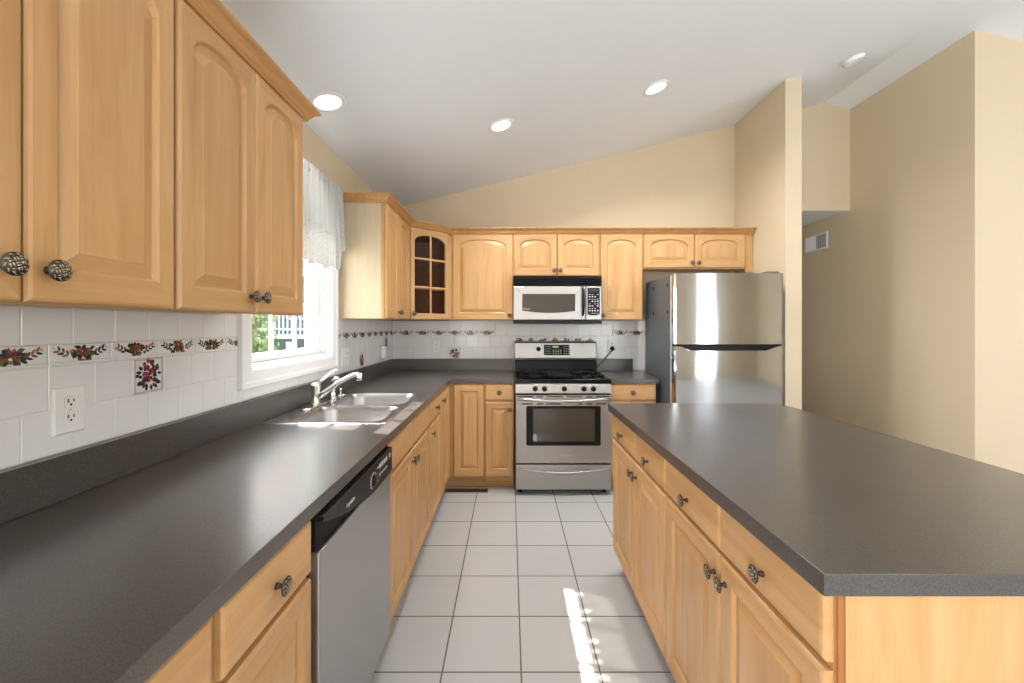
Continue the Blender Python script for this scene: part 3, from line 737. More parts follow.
base((XF, 1.662), RL, 0.886, 'maple sink base cabinet with two doors and two blank fronts', [
    ('false', 0.010, 0.439, W0, W1), ('false', 0.443, 0.880, W0, W1), ('flat', 0.010, 0.439, D0, D1, (0.412, 0.665)), ('flat', 0.443, 0.880, D0, D1, (0.470, 0.665))], hollow=True)
base((XF, 2.550), RL, 0.392, 'maple drawer base cabinet between sink cabinet and corner', [('drawer', 0.004, 0.386, W0, W1, (0.195, 0.802)), ('flat', 0.004, 0.386, D0, D1, (0.04, 0.668))], hollow=True)
def corner_base():
    root = empty('base_cabinet', (-0.51, 3.382, 0), 0, 'L-shaped corner base cabinet with a full-height door on each side', 'cabinet')
    m = MB()   # local origin at the inner corner, x right, y back
    L = [(-0.60, -0.438), (0.0, -0.438), (0.0, 0.0), (0.303, 0.0), (0.303, 0.60), (-0.60, 0.60)]
    m.prism(L, 2, 0.10, BZ); m.build('cabinet_box', M['wv'], root)
    m = MB(); T = [(-0.59, -0.438), (-0.075, -0.438), (-0.075, 0.075), (0.303, 0.075), (0.303, 0.59), (-0.59, 0.59)]
    m.prism(T, 2, 0, 0.10); m.build('toe_kick', M['wh'], root)
    o = door_mesh(0.050, 0.297, D0, W1).build('door', [M['wv'], M['wh']], root)
    o = door_mesh(0, 0.385, D0, W1).build('door', [M['wv'], M['wh']], root); o.rotation_euler = (0, 0, PI/2); o.location = (0, -0.434, 0)
    knob(o, 0.045, 0.802)
corner_base()
base((-0.205, 3.382), 0, 0.240, 'narrow maple base cabinet left of the range', [('drawer', 0.006, 0.234, W0, W1, (0.12, 0.802)), ('flat', 0.006, 0.234, D0, D1, (0.205, 0.665))])
base((0.814, 3.382), 0, 0.386, 'small maple base cabinet between the range and the fridge', [('drawer', 0.006, 0.380, W0, W1, (0.19, 0.802)), ('flat', 0.006, 0.380, D0, D1, (0.04, 0.665))])
# island: faces -x
RI = -PI/2
base((0.590, 2.285), RI, 0.768, 'far island cabinet with two drawers and two doors, facing the sink side', [
    ('drawer', 0.006, 0.398, W0, W1, (0.19, 0.788)), ('drawer', 0.403, 0.766, W0, W1, (0.585, 0.788)), ('flat', 0.006, 0.398, D0, D1, (0.372, 0.664)), ('flat', 0.403, 0.766, D0, D1, (0.432, 0.664))])
r = base((0.590, 1.514), RI, 0.769, 'near island cabinet with end panel, two drawers and two doors, at lower right', [
    ('drawer', 0.006, 0.388, W0, W1, (0.19, 0.788)), ('drawer', 0.396, 0.765, W0, W1, (0.585, 0.790)), ('flat', 0.006, 0.388, D0, D1, (0.366, 0.664)), ('flat', 0.396, 0.765, D0, D1, (0.425, 0.664))])
m = MB(); m.cbox(0.7695, 0.775, -0.001, 0.0115, 0.10, BZ, 0.0025); m.build('corner_post', M['wk'], r)['label'] = 'darker rounded corner strip'
m = MB(); m.box(0.7695, 0.774, 0.0135, 0.62, 0.0, BZ); m.build('end_panel', M['wv'], r)
# back half of the island: plain support panel under the overhang
m = MB(); m.box(1.211, 1.235, 0.742, 2.285, 0.0, BZ); tag(m.build('island_back_panel', M['wd']), 'plain maple panel closing the far side of the island', 'panel')

# ================================================================== countertops
CT0, CT1 = 0.876, 0.914
SX0, SX1, SY0, SY1 = -1.102, -0.547, 1.81, 2.64
xs = [XL+0.002, SX0+0.02, SX1-0.02, -0.484, 0.036]; ys = [-0.42, SY0+0.02, SY1-0.02, 3.357, YB-0.002]
def cf(i, j):
    if i == 3: return j == 3
    return not (i == 1 and j == 1)
m = MB(); grid_solid(m, xs, ys, cf, CT0, CT1)
ct = m.build('countertop', M['lam'], bevel=0.002)
tag(ct, 'L-shaped dark grey laminate countertop holding the sink', 'countertop')
m = MB(); L = [(XL+0.0085, -0.42), (XL+0.028, -0.42), (XL+0.028, YB-0.028), (0.036, YB-0.028), (0.036, YB-0.0085), (XL+0.0085, YB-0.0085)]
m.prism(L, 2, CT1+0.0005, 1.0265); m.build('backsplash_strip', M['lam'], ct, 0.0015)
m = MB(); m.box(0.814, 1.223, 3.357, YB-0.009, CT0, CT1)
c2 = tag(m.build('countertop', M['lam'], bevel=0.002), 'short dark countertop between range and fridge', 'countertop')
m = MB(); m.box(0.814, 1.185, YB-0.028, YB-0.0085, CT1+0.0005, 1.0265); m.build('backsplash_strip', M['lam'], c2, 0.0015)
m = MB(); m.box(1.2235, 1.226, 3.357, YB-0.009, CT0, CT1+0.0005); m.build('gap_strip', M['black'], c2)  # black strip put in for the shaded gap beside the fridge
# island top with a rounded far right corner
pts = [(0.551, 0.7223), (1.508, 0.7223)]
for k in range(9):
    a = PI/2*k/8; pts.append((1.508-0.13+0.13*math.cos(a), 2.309-0.13+0.13*math.sin(a)))
pts.append((0.551, 2.309))
m = MB(); m.prism(pts, 2, CT0-0.002, CT1)
tag(m.build('island_countertop', M['lam'], bevel=0.0015), 'large dark grey laminate island countertop with a rounded far corner', 'countertop')

# ================================================================== sink
sk = empty('sink', (-0.815, 2.23, CT1), 0, 'double-bowl stainless steel drop-in sink under the window', 'sink')
bm = bmesh.new()
def ring(pts, z):
    vs = [bm.verts.new((x, y, z)) for x, y in pts]; return vs, [bm.edges.new((vs[i], vs[(i+1) % len(vs)])) for i in range(len(vs))]
ox, oy = 0.815, -2.23
O = rrect(SX0+ox, SX1+ox, SY0+oy, SY1+oy, 0.03); B1 = rrect(-0.990+ox, -0.580+ox, 1.836+oy, 2.207+oy, 0.07, 6); B2 = rrect(-0.990+ox, -0.580+ox, 2.243+oy, 2.612+oy, 0.07, 6)
zt = 0.004
e = []
Oi = rrect(SX0+ox+0.012, SX1+ox-0.012, SY0+oy+0.012, SY1+oy-0.012, 0.024)
v0, e0 = ring(Oi, zt); v1, e1 = ring(B1, zt); v2, e2 = ring(B2, zt)
bmesh.ops.triangle_fill(bm, edges=e0+e1+e2, use_beauty=True)
m = MB(); m.bm(bm, 0)
m.loops([[(x, y, 0.0006) for x, y in O], [(x, y, zt+0.0015) for x, y in rrect(SX0+ox+.004, SX1+ox-.004, SY0+oy+.004, SY1+oy-.004, 0.028)], [(x, y, zt) for x, y in Oi]], 0, False, False, True)
m.build('rim', M['steels'], sk)
for (a0, a1, b0, b1) in ((-0.990, -0.580, 1.836, 2.207), (-0.990, -0.580, 2.243, 2.612)):
    m = MB(); ls = []
    for i, z, r in ((0, zt, 0.07), (0.004, -0.003, 0.07), (0.010, -0.02, 0.07), (0.018, -0.13, 0.07), (0.028, -0.158, 0.075), (0.055, -0.170, 0.08), (0.12, -0.173, 0.06)):
        ls.append([(x, y, z) for x, y in rrect(a0+ox+i, a1+ox-i, b0+oy+i, b1+oy-i, r-0.0, 6)])
    m.loops(ls, 0, False, True, True); bw = m.build('bowl', M['steels'], sk)
    m = MB(); m.lathe([(0.0, 0.001), (0.030, 0.001), (0.036, 0.004), (0.040, 0.004), (0.042, 0.0)], ((a0+a1)/2+ox, (b0+b1)/2+oy, -0.172), (0, 0, 1), 20); m.build('drain', M['chrome'], bw)
# faucet
fc = empty('faucet', (-1.04, 2.21, CT1+zt), 0, 'chrome single-lever kitchen faucet with its spout over the sink', 'faucet')
m = MB(); m.loops([[(x, y, 0.0) for x, y in rrect(-0.03, 0.03, -0.135, 0.135, 0.029, 8)], [(x, y, 0.006) for x, y in rrect(-0.03, 0.03, -0.135, 0.135, 0.029, 8)], [(x, y, 0.010) for x, y in rrect(-0.024, 0.024, -0.125, 0.125, 0.023, 8)]], 0, True, True, True); m.build('escutcheon', M['chrome'], fc)
m = MB(); m.lathe([(0.026, 0.0095), (0.025, 0.02), (0.021, 0.03), (0.021, 0.085), (0.024, 0.09), (0.024, 0.10), (0.026, 0.104), (0.025, 0.118), (0.016, 0.126), (0.0, 0.128)], (0, 0, 0), (0, 0, 1), 24); m.build('body', M['chrome'], fc)
m = MB(); m.tube([(0.01, 0, 0.045), (0.05, -0.004, 0.072), (0.13, -0.010, 0.128), (0.195, -0.014, 0.162), (0.222, -0.016, 0.172), (0.240, -0.017, 0.170)], [0.017, 0.015, 0.0135, 0.012, 0.0125, 0.013], 14)
m.lathe([(0.0, 0.004), (0.0145, 0.004), (0.0145, -0.030), (0.012, -0.034), (0.0, -0.034)], (0.240, -0.017, 0.174), (0, 0, 1), 16); m.build('spout', M['chrome'], fc)
m = MB(); m.tube([(0.0, 0, 0.118), (0.03, 0.005, 0.135), (0.07, 0.010, 0.168), (0.095, 0.014, 0.187), (0.110, 0.016, 0.191)], [0.010, 0.0075, 0.007, 0.008, 0.006], 12); m.build('lever', M['chrome'], fc)
sp = empty('side_sprayer', (-1.04, 2.425, CT1+zt), 0, 'chrome side sprayer standing just beyond the faucet', 'sprayer')
m = MB(); m.lathe([(0.0, 0), (0.024, 0), (0.024, 0.006), (0.017, 0.012), (0.015, 0.035), (0.0, 0.035)], (0, 0, 0.0004), (0, 0, 1), 18); m.build('holder', M['chrome'], sp)
m = MB(); m.tube([(0, 0, 0.030), (0.002, 0, 0.075), (0.006, 0, 0.105), (0.022, 0, 0.118), (0.040, 0, 0.118)], [0.011, 0.012, 0.016, 0.017, 0.013], 14); m.build('spray_head', M['chrome'], sp)
st = empty('sink_stopper', (-1.045, 2.545, CT1+zt), 0, 'small dark-ribbed chrome strainer cap beyond the side sprayer', 'strainer')
m = MB(); m.lathe([(0.0, 0), (0.034, 0), (0.036, 0.004), (0.028, 0.008), (0.0, 0.008)], (0, 0, 0.0004), (0, 0, 1), 20); m.build('cap', M['chrome'], st)
m = MB(); m.lathe([(0.006, 0.008), (0.006, 0.03), (0.011, 0.034), (0.011, 0.040), (0.0, 0.042)], (0, 0, 0.0004), (0, 0, 1), 14)
for i in range(8):
    a = 2*PI*i/8; m.tube([(0.024*math.cos(a), 0.024*math.sin(a), 0.007), (0.024*math.cos(a), 0.024*math.sin(a), 0.020)], 0.003, 6, 1)
m.build('basket_stem', [M['chrome'], M['black']], st)

# ================================================================== gas range
def range_():
    X0, X1, YFr, YBk = 0.045, 0.806, 3.285, 3.955
    W = X1-X0
    root = empty('gas_range', (X0, YFr, 0), 0, 'stainless steel gas range with black cooktop against the back wall', 'range')
    m = MB(); m.box(0, W, 0.02, YBk-YFr, 0.05, 0.895); m.build('body', M['blackm'], root)
    m = MB()
    for x in (0.04, W-0.04):
        for y in (0.06, 0.6): m = MB(); m.lathe([(0.018, 0.0005), (0.018, 0.01), (0.01, 0.012), (0.01, 0.05)], (x, y, 0), (0, 0, 1), 10); m.build('foot', M['black'], root)
    # cooktop with raised lip
    m = MB()
    o0 = [(-0.004, -0.004), (W+0.004, -0.004), (W+0.004, YBk-YFr-0.06), (-0.004, YBk-YFr-0.06)]
    o1 = [(0.03, 0.045), (W-0.03, 0.045), (W-0.03, YBk-YFr-0.085), (0.03, YBk-YFr-0.085)]
    m.loops([[(x, y, 0.888) for x, y in o0], [(x, y, 0.915) for x, y in o0], [(x*0.985+0.006, y*0.98+0.006, 0.922) for x, y in o0], [(x, y, 0.920) for x, y in o1], [(x*0.97+0.012, y*0.97+0.01, 0.908) for x, y in o1]], 0)
    m.build('cooktop', M['enamel'], root, 0.002)
    m = MB()    # burner heads
    for x in (0.17, W-0.17):
        for y in (0.17, 0.44):
            m = MB(); m.lathe([(0.0, 0.909), (0.048, 0.909), (0.046, 0.922), (0.036, 0.924), (0.036, 0.931), (0.0, 0.932)], (x, y, 0), (0, 0, 1), 20); m.build('burner', M['blackm'], root)
    m = MB(); m.lathe([(0.0, 0.909), (0.030, 0.909), (0.028, 0.920), (0.0, 0.922)], (W/2, 0.3, 0), (0, 0, 1), 18)
    m.build('burner', M['blackm'], root)
    for x0, x1 in ((0.045, 0.275), (W-0.275, W-0.045)):
        m = MB(); z = 0.944; r = 0.0065
        Y0, Y1 = 0.055, 0.555; xc = (x0+x1)/2
        m.tube([(x0, Y0, z), (x1, Y0, z), (x1, Y1, z), (x0, Y1, z), (x0, Y0+0.001, z)], r, 6)
        m.tube([(x0, (Y0+Y1)/2, z), (x1, (Y0+Y1)/2, z)], r, 6)
        for yc in (0.17, 0.44):
            for a in range(4):
                c, s = math.cos(a*PI/2+PI/4*0), math.sin(a*PI/2)
                e0 = (xc+c*(xc-x0), yc+s*0.115, z); e1 = (xc+c*0.035, yc+s*0.035, z+0.005)
                m.tube([e0, ((e0[0]+e1[0])/2, (e0[1]+e1[1])/2, z+0.010), e1], r*0.9, 6)
        for x in (x0, x1):
            for y in (Y0, (Y0+Y1)/2, Y1): m.tube([(x, y, 0.913), (x, y, z)], r, 6)
        m.build('grate', M['blackm'], root)
    m = MB(); m.cbox(0.290, W-0.290, 0.06, 0.55, 0.925, 0.945, 0.006); m.box(0.31, 0.33, 0.09, 0.11, 0.912, 0.927); m.box(W-0.33, W-0.31, 0.5, 0.52, 0.912, 0.927); m.box(0.31, 0.33, 0.5, 0.52, 0.912, 0.927); m.box(W-0.33, W-0.31, 0.09, 0.11, 0.912, 0.927)
    m.build('griddle', M['blackm'], root)
    # backguard
    yb = YBk-YFr
    m = MB(); m.prism([(yb-0.145, 0.925), (yb, 0.925), (yb, 1.04), (yb-0.12, 1.04)], 0, 0.0, W); m.build('backguard_base', M['enamel'], root)
    m = MB()
    prof = [(yb-0.150, 1.030), (yb-0.155, 1.050), (yb-0.130, 1.185), (yb-0.115, 1.198), (yb-0.06, 1.200), (yb-0.02, 1.19), (yb-0.01, 1.03)]
    ls = []
    for x, k in ((0.0, 0.93), (0.006, 1.0), (W-0.006, 1.0), (W, 0.93)):
        cy, cz = yb-0.08, 1.12; ls.append([(x, cy+(y-cy)*k, cz+(z-cz)*k) for y, z in prof])
    m.loops(ls); bgd = m.build('backguard', M['steel'], root, 0.003)
    tilt = math.atan2(0.025, 0.125)
    def bgp(x, z, off): # point on slanted face
        t = (z-1.060)/0.125; return (x, yb-0.155+0.025*t-off, z)
    def quad_plate(x0, x1, z0, z1, off, th, mat, name, parent, r=0.006):
        m = MB(); P = rrect(x0, x1, z0, z1, r, 4)
        m.loops([[bgp(x, z, off) for x, z in P], [bgp(x, z, off+th) for x, z in P]]); return m.build(name, mat, parent)
    cp = quad_plate(0.272, 0.508, 1.075, 1.170, 0.0005, 0.003, M['black'], 'clock_panel', root)
    quad_plate(0.352, 0.408, 1.142, 1.160, 0.004, 0.0006, M['led'], 'display', cp, 0.001)
    m = MB()
    for i in range(3):
        for j in range(5):
            for xx in (0.285+i*0.020, 0.455+i*0.018):
                x, z = xx, 1.088+j*0.016
                m.loops([[bgp(a, b, 0.0036) for a, b in ((x, z), (x+0.010, z), (x+0.010, z+0.003), (x, z+0.003))], [bgp(a, b, 0.0042) for a, b in ((x, z), (x+0.010, z), (x+0.010, z+0.003), (x, z+0.003))]])
    for i in range(4):
        for j in range(3):
            x, z = 0.352+i*0.022, 1.088+j*0.015
            m.loops([[bgp(a, b, 0.0036) for a, b in ((x, z), (x+0.013, z), (x+0.013, z+0.005), (x, z+0.005))], [bgp(a, b, 0.0042) for a, b in ((x, z), (x+0.013, z), (x+0.013, z+0.005), (x, z+0.005))]])
    m.build('button_print', M['print'], cp)
    p = bgp(0.222, 1.130, 0); m = MB(); m.lathe([(0.0, 0.0), (0.021, 0.0), (0.021, 0.006), (0.016, 0.010), (0.014, 0.026), (0.0, 0.028)], p, (0, -1, 0.2), 20); m.box(p[0]-0.003, p[0]+0.003, p[1]-0.034, p[1]-0.02, p[2]-0.012, p[2]+0.02); m.build('oven_knob', M['black'], root)
    # front control strip
    m = MB(); m.prism([(0.02, 0.806), (-0.016, 0.806), (-0.022, 0.815), (-0.016, 0.878), (0.0, 0.887), (0.02, 0.887)], 0, 0, W); m.build('control_strip', M['steel'], root, 0.002)
    for u in (535.3, 544.6, 564.4, 584.1, 593.6):
        x = (u-509.7)/412*3.26-X0; m = MB()
        m.lathe([(0.0, 0.0), (0.021, 0.0), (0.0215, 0.004), (0.017, 0.008), (0.0155, 0.026), (0.013, 0.030), (0.0, 0.030)], (x, -0.019, 0.846), (0, -1, 0.09), 20)
        m.box(x-0.0035, x+0.0035, -0.053, -0.030, 0.834, 0.866); m.build('burner_knob', M['black'], root)
    # oven door
    m = MB(); m.cbox(0.002, W-0.002, -0.026, 0.018, 0.258, 0.796, 0.005); dr = m.build('oven_door', M['steel'], root)
    m = MB(); P = rrect(0.092, W-0.092, 0.404, 0.702, 0.012, 4); P2 = rrect(0.086, W-0.086, 0.398, 0.712, 0.014, 4)
    m.loops([[(x, -0.0262, z) for x, z in P2], [(x, -0.0275, z) for x, z in P2], [(x, -0.0272, z) for x, z in P]], 1)
    m.loops([[(x, -0.0270, z) for x, z in P], [(x, -0.0278, z) for x, z in P]], 1)
    P3 = rrect(0.140, W-0.135, 0.432, 0.690, 0.006, 3); m.loops([[(x, -0.0270, z) for x, z in P3], [(x, -0.0286, z) for x, z in P3]], 0)
    m.build('oven_window', [M['ovenglass'], M['black']], dr)
    m = MB()
    for z, segs in ((0.786, ((.016, .14), (.17, .22), (.245, .375), (.405, .53), (.56, .605), (.64, .745))), (0.728, ((.05, .14), (.17, .22), (.245, .36), (.50, .53), (.56, .605), (.64, .72)))):
        for a, b in segs: m.box(a, b, -0.0272, -0.0255, z-0.0042, z+0.0042)
    m.build('vent_slot', M['slot'], dr)
    m = MB(); path = []
    for k in range(13):
        t = k/12; x = 0.018+(W-0.036)*t; path.append((x, -0.052-0.022*math.sin(PI*t), 0.772-0.016*math.sin(PI*t)))
    m.tube(path, 0.0115, 10)
    for x in (0.022, W-0.022): m.box(x-0.014, x+0.014, -0.052, -0.025, 0.760, 0.784)
    m.build('door_handle', M['steel'], dr)
    text('brand_text', 'FRIGIDAIRE', 0.018, (0.40, -0.0262, 0.322), (PI/2, 0, 0), M['print'], dr)
    m = MB(); m.box(0.352, 0.448, -0.0265, -0.0258, 0.306, 0.309); m.build('badge_line', M['print'], dr)
    # drawer
    m = MB(); m.cbox(0.002, W-0.002, -0.024, 0.018, 0.048, 0.246, 0.005); dw = m.build('drawer', M['steel'], root)
    m = MB(); path = []; rr = []
    for k in range(17):
        t = k/16; path.append((0.014+(W-0.028)*t, -0.030-0.010*math.sin(PI*t), 0.218-0.034*math.sin(PI*t))); rr.append(0.0035+0.0065*math.sin(PI*t))
    m.tube(path, rr, 8); m.build('drawer_pull', M['steel'], dw)
    # cord and plug
    m = MB(); m.tube([(0.79, 0.655, 0.94), (0.83, 0.675, 0.985), (0.88, 0.682, 1.04), (0.922, 0.672, 1.085), (0.940, 0.664, 1.108)], 0.0045, 8)
    m.lathe([(0.0, -0.012), (0.018, -0.012), (0.021, 0.0), (0.018, 0.018), (0.008, 0.028), (0.0, 0.028)], (0.942, 0.680, 1.128), (0, -1, -0.5), 14)
    m.build('power_cord', M['black'], root)
range_()

# ================================================================== microwave
def micro():
    X0, X1, YFr, z0, z1 = 0.030, 0.796, 3.585, 1.364, 1.778
    W = X1-X0; root = empty('microwave', (X0, YFr, z0), 0, 'stainless over-the-range microwave with black vent above the stove', 'microwave')
    H = z1-z0; D = 3.976-YFr
    m = MB(); m.box(0.002, W-0.002, 0.0, D, 0.03, H); m.build('body', M['dgrey'], root)
    m = MB(); m.cbox(0, W, -0.040, D-0.05, 0.0, 0.029, 0.004); m.build('bottom_panel', M['black'], root)
    m = MB(); m.box(0, W, -0.020, 0.0, 0.325, H)
    for k in range(4): z = 0.333+k*0.020; m.prism([(-0.020, z), (-0.034, z+0.002), (-0.020, z+0.013)], 0, 0.01, W-0.01)
    m.build('vent_grille', M['black'], root)
    xd = 0.625
    m = MB(); m.cbox(0.002, xd, -0.038, -0.0005, 0.032, 0.322, 0.006); d = m.build('door', M['steel'], root)
    gl = []
    for k in range(11): t = k/10; gl.append((0.078+(0.455)*t, 0.112-0.020*math.sin(PI*min(1, t*0.95))*1.0))
    P = gl+[(0.535, 0.250), (0.530, 0.256), (0.083, 0.256), (0.078, 0.250)]
    m = MB(); m.loops([[(x, -0.0383, z) for x, z in P], [(x, -0.0400, z) for x, z in P]]); m.build('window', M['mwglass'], d)
    m = MB()
    for a, b in (((0.012, 0.315), (0.078, 0.256)), ((0.535, 0.250), (0.605, 0.315)), ((0.545, 0.10), (0.60, 0.045))):
        m = MB(); m.tube([(a[0], -0.0382, a[1]), (b[0], -0.0382, b[1])], 0.0012, 5); m.build('door_crease', M['dgrey'], d)
    m = MB(); m.tube([(0.598, -0.040, 0.07), (0.600, -0.062, 0.085), (0.602, -0.070, 0.19), (0.600, -0.062, 0.29), (0.598, -0.040, 0.306)], [0.008, 0.011, 0.012, 0.011, 0.008], 10); m.build('door_handle', M['black'], d)
    text('brand_text', 'Whirlpool', 0.014, (0.115, -0.0402, 0.128), (PI/2, 0, 0), M['print'], d)
    m = MB(); m.cbox(xd+0.002, W-0.002, -0.038, -0.0005, 0.032, 0.322, 0.006); cp = m.build('control_panel', M['steel'], root)
    xa, xb = 0.640, 0.745
    m = MB(); P = [(xa, 0.080), (xa+0.03, 0.072), (xb-0.03, 0.072), (xb, 0.084), (xb, 0.302), (xb-0.006, 0.308), (xa+0.006, 0.308), (xa, 0.302)]
    m.loops([[(x, -0.0383, z) for x, z in P], [(x, -0.0405, z) for x, z in P]]); kp = m.build('keypad', M['black'], cp)
    m = MB(); m.box(xa+0.010, xb-0.012, -0.0412, -0.0403, 0.276, 0.300); m.build('display', M['mwglass'], kp)
    m = MB()
    for i in range(4):
        for j in range(9):
            x = xa+0.012+i*0.023; z = 0.088+j*0.020
            if (i+j) % 5: m.box(x, x+0.013, -0.0411, -0.0403, z, z+0.004+0.005*(j % 2))
    m.build('button_print', M['print'], kp)
micro()

# ================================================================== fridge
def fridge():
    X0, X1, YD, YC, YE, zt = 1.255, 2.086, 3.138, 3.203, 3.80, 1.748
    W = X1-X0; root = empty('refrigerator', (X0, YD, 0), 0, 'top-freezer refrigerator with stainless doors and dark grey sides', 'refrigerator')
    d = YC-YD; D = YE-YD
    m = MB(); m.box(0, W, d+0.012, D, 0.03, zt-0.006); m.box(0.02, W-0.02, D, D+0.07, 0.05, zt-0.2); m.build('cabinet_body', M['fside'], root, 0.003)
    m = MB(); m.box(0.03, W-0.03, d+0.03, D-0.03, 0.0, 0.03); m.build('base_grille', M['black'], root)
    m = MB(); m.box(0.012, W-0.012, d-0.003, d+0.012, 0.05, zt-0.015); m.build('door_gasket', M['black'], root)
    def curve(z0, z1, cutout=None):
        m = MB(); n = 60
        ls = []
        for z in (z0, z1):
            e = 0.0
            l = [(W, d-0.004, z), (0, d-0.004, z)]
            for k in range(n+1):
                t = k/n; x = W*t; y = 0.004*(2*t-1)**2 + (0.006 if k in (0, n) else 0) + e
                l.append((x, y, z))
            ls.append(l)
        m.loops(ls, smooth=False); 
        for i in range(len(m.sm)): m.sm[i] = False
        return m
    o = curve(1.206, zt).build('freezer_door', [M['steelf']], root)
    o2 = curve(0.065, 1.156).build('fridge_door', [M['steelf']], root)
    # handle pocket strip: dark scooped recess between the doors
    m = MB(); m.box(0.004, W-0.004, 0.045, d-0.004, 1.157, 1.205); m.build('handle_recess', M['black'], root)
    for (side, s) in (('l', 0), ('r', 1)):
        m = MB(); P = [(0.0, 1.157), (0.13, 1.157), (0.075, 1.178), (0.045, 1.188), (0.0, 1.190)]
        P = [(W-x if s else x, z) for x, z in P]
        m.loops([[(x, 0.004, z) for x, z in P], [(x, d-0.006, z) for x, z in P]]); m.build('door_corner', M['steelf'], o2)
    m = MB(); m.cbox(0.0, W, 0.016, 0.044, 1.1935, 1.2045, 0.003); m.build('handle_lip', M['black'], o)
    # hinge cover and side clips
    m = MB(); m.cbox(W-0.11, W-0.02, 0.02, 0.10, zt+0.0005, zt+0.016, 0.004); m.build('hinge_cover', M['fside'], root)
    m = MB()
    for y in (d+0.06, d+0.38):
        for z in (1.655, 1.44): m.box(-0.004, 0.0, y, y+0.022, z, z+0.03)
    m.build('side_clip', M['black'], root)
    m = MB(); m.box(-0.001, 0.006, d+0.002, d+0.011, 0.05, zt-0.01); m.build('edge_trim', M['plate'], root)
fridge()

# ================================================================== dishwasher (faces +x)
def dish():
    Y0, Y1 = 1.036, 1.656; W = Y1-Y0; XD = -0.480
    root = empty('dishwasher', (XD, Y0, 0), RL, 'stainless dishwasher with black control panel under the left counter', 'dishwasher')
    m = MB(); m.box(0.003, W-0.003, 0.03, 0.62, 0.10, 0.868); m.build('tub', M['dgrey'], root)
    m = MB(); m.box(0.01, W-0.01, 0.09, 0.12, 0.0, 0.10); m.build('toe_panel', M['black'], root)
    m = MB(); m.cbox(0.003, W-0.003, 0.0, 0.029, 0.118, 0.776, 0.004); m.build('door', M['steeld'], root)
    m = MB(); m.box(0.003, W-0.003, 0.010, 0.029, 0.778, 0.866); cp = m.build('handle_recess', M['blackm'], root)
    n = 24; lo = []
    for k in range(n+1):
        t = k/n; x = 0.012+(W-0.016)*t
        z = 0.852-0.082*math.sin(min(1.0, t/0.72)*PI/2)
        lo.append((x, z))
    P = lo+[(W-0.004, 0.864), (0.012, 0.864)]
    m = MB(); m.loops([[(x, 0.010, z) for x, z in P], [(x, -0.004, z) for x, z in P], [(x, -0.008, min(max(z+0.003, 0), 0.862)) for x, z in P]]); fp = m.build('control_panel', M['black'], root)
    m = MB(); m.tube([(x, -0.006, z-0.0015) for x, z in lo], 0.0018, 6); m.build('panel_edge', M['dgrey'], fp)
    text('brand_text', 'Frigidaire', 0.017, (0.185, -0.0085, 0.826), (PI/2, 0, 0), M['print'], fp, shear=0.3)
    m = MB()
    cx, cz = 0.392, 0.812
    m.tube([(cx+0.027*math.cos(a), -0.0085, cz+0.027*math.sin(a)) for a in [2*PI*k/24 for k in range(18)]], 0.0012, 5)
    for i in range(4):
        m.box(0.455+i*0.026, 0.470+i*0.026, -0.0092, -0.0078, 0.832, 0.848); m.box(0.455+i*0.026, 0.468+i*0.026, -0.0092, -0.0078, 0.806, 0.812)
        m.box(0.36, 0.372, -0.0092, -0.0078, 0.795+i*0.011, 0.799+i*0.011)
    m.box(0.578, 0.590, -0.0092, -0.0078, 0.832, 0.848); m.box(0.43, 0.445, -0.0092, -0.0078, 0.84, 0.843); m.box(0.43, 0.445, -0.0092, -0.0078, 0.792, 0.795)
    m.build('button_print', M['print'], fp)
    m = MB(); m.lathe([(0, 0), (0.020, 0), (0.018, 0.010), (0, 0.011)], (cx, -0.008, cz), (0, -1, 0), 18); m.build('dial', M['black'], fp)
dish()

# ================================================================== outlets
def outlet(loc, rz, label, gang=1, kind='outlet', nm='wall_outlet'):
    """plate centred at local origin, facing -y"""
    root = empty(nm, loc, rz, label, 'light switch' if kind == 'switch' else 'outlet')
    w = 0.0385 if gang == 1 else 0.0615; h = 0.060
    m = MB(); m.loops([[(a*w, 0, b*h) for a, b in ((-1, -1), (1, -1), (1, 1), (-1, 1))], [(a*w, -0.003, b*h) for a, b in ((-1, -1), (1, -1), (1, 1), (-1, 1))], [(a*(w-0.004), -0.0065, b*(h-0.004)) for a, b in ((-1, -1), (1, -1), (1, 1), (-1, 1))]])
    m.build('cover_plate', M['plate'], root)
    for g in range(gang):
        cx = 0 if gang == 1 else (-0.023 if g == 0 else 0.023)
        if kind == 'outlet' or (gang == 2 and g == 1):
            for cz in (0.020, -0.020):
                P = []
                for k in range(24):
                    a = 2*PI*k/24; P.append((cx+max(-0.0145, min(0.0145, 0.0172*math.cos(a))), cz+max(-0.0138, min(0.0138, 0.0172*math.sin(a)))))
                m = MB(); m.loops([[(x, -0.0066, z) for x, z in P], [(x, -0.0085, z) for x, z in P]]); r = m.build('receptacle', M['plate'], root)
                m = MB(); m.box(cx-0.008, cx-0.0055, -0.0092, -0.0084, cz-0.001, cz+0.009); m.box(cx+0.0055, cx+0.008, -0.0092, -0.0084, cz, cz+0.008)
                m.lathe([(0, 0), (0.0028, 0), (0.0028, 0.0008), (0, 0.0008)], (cx, -0.0084, cz-0.0065), (0, -1, 0), 8); m.build('slot', M['slot'], r)
                m = MB(); m.tube([(x, -0.0068, z) for x, z in P+P[:1]], 0.0006, 4); m.build('seam', M['pencil'], r)
            m = MB(); m.lathe([(0, 0), (0.003, 0), (0.002, 0.0012), (0, 0.0012)], (cx, -0.0065, 0), (0, -1, 0), 8); m.build('screw', M['pencil'], root)
        else:
            m = MB(); m.box(cx-0.006, cx+0.006, -0.008, -0.0066, -0.013, 0.013); m.prism([(-0.008, -0.004), (-0.018, 0.006), (-0.016, 0.011), (-0.008, 0.006)], 0, cx-0.004, cx+0.004); m.build('toggle', M['plate'], root)
    return root
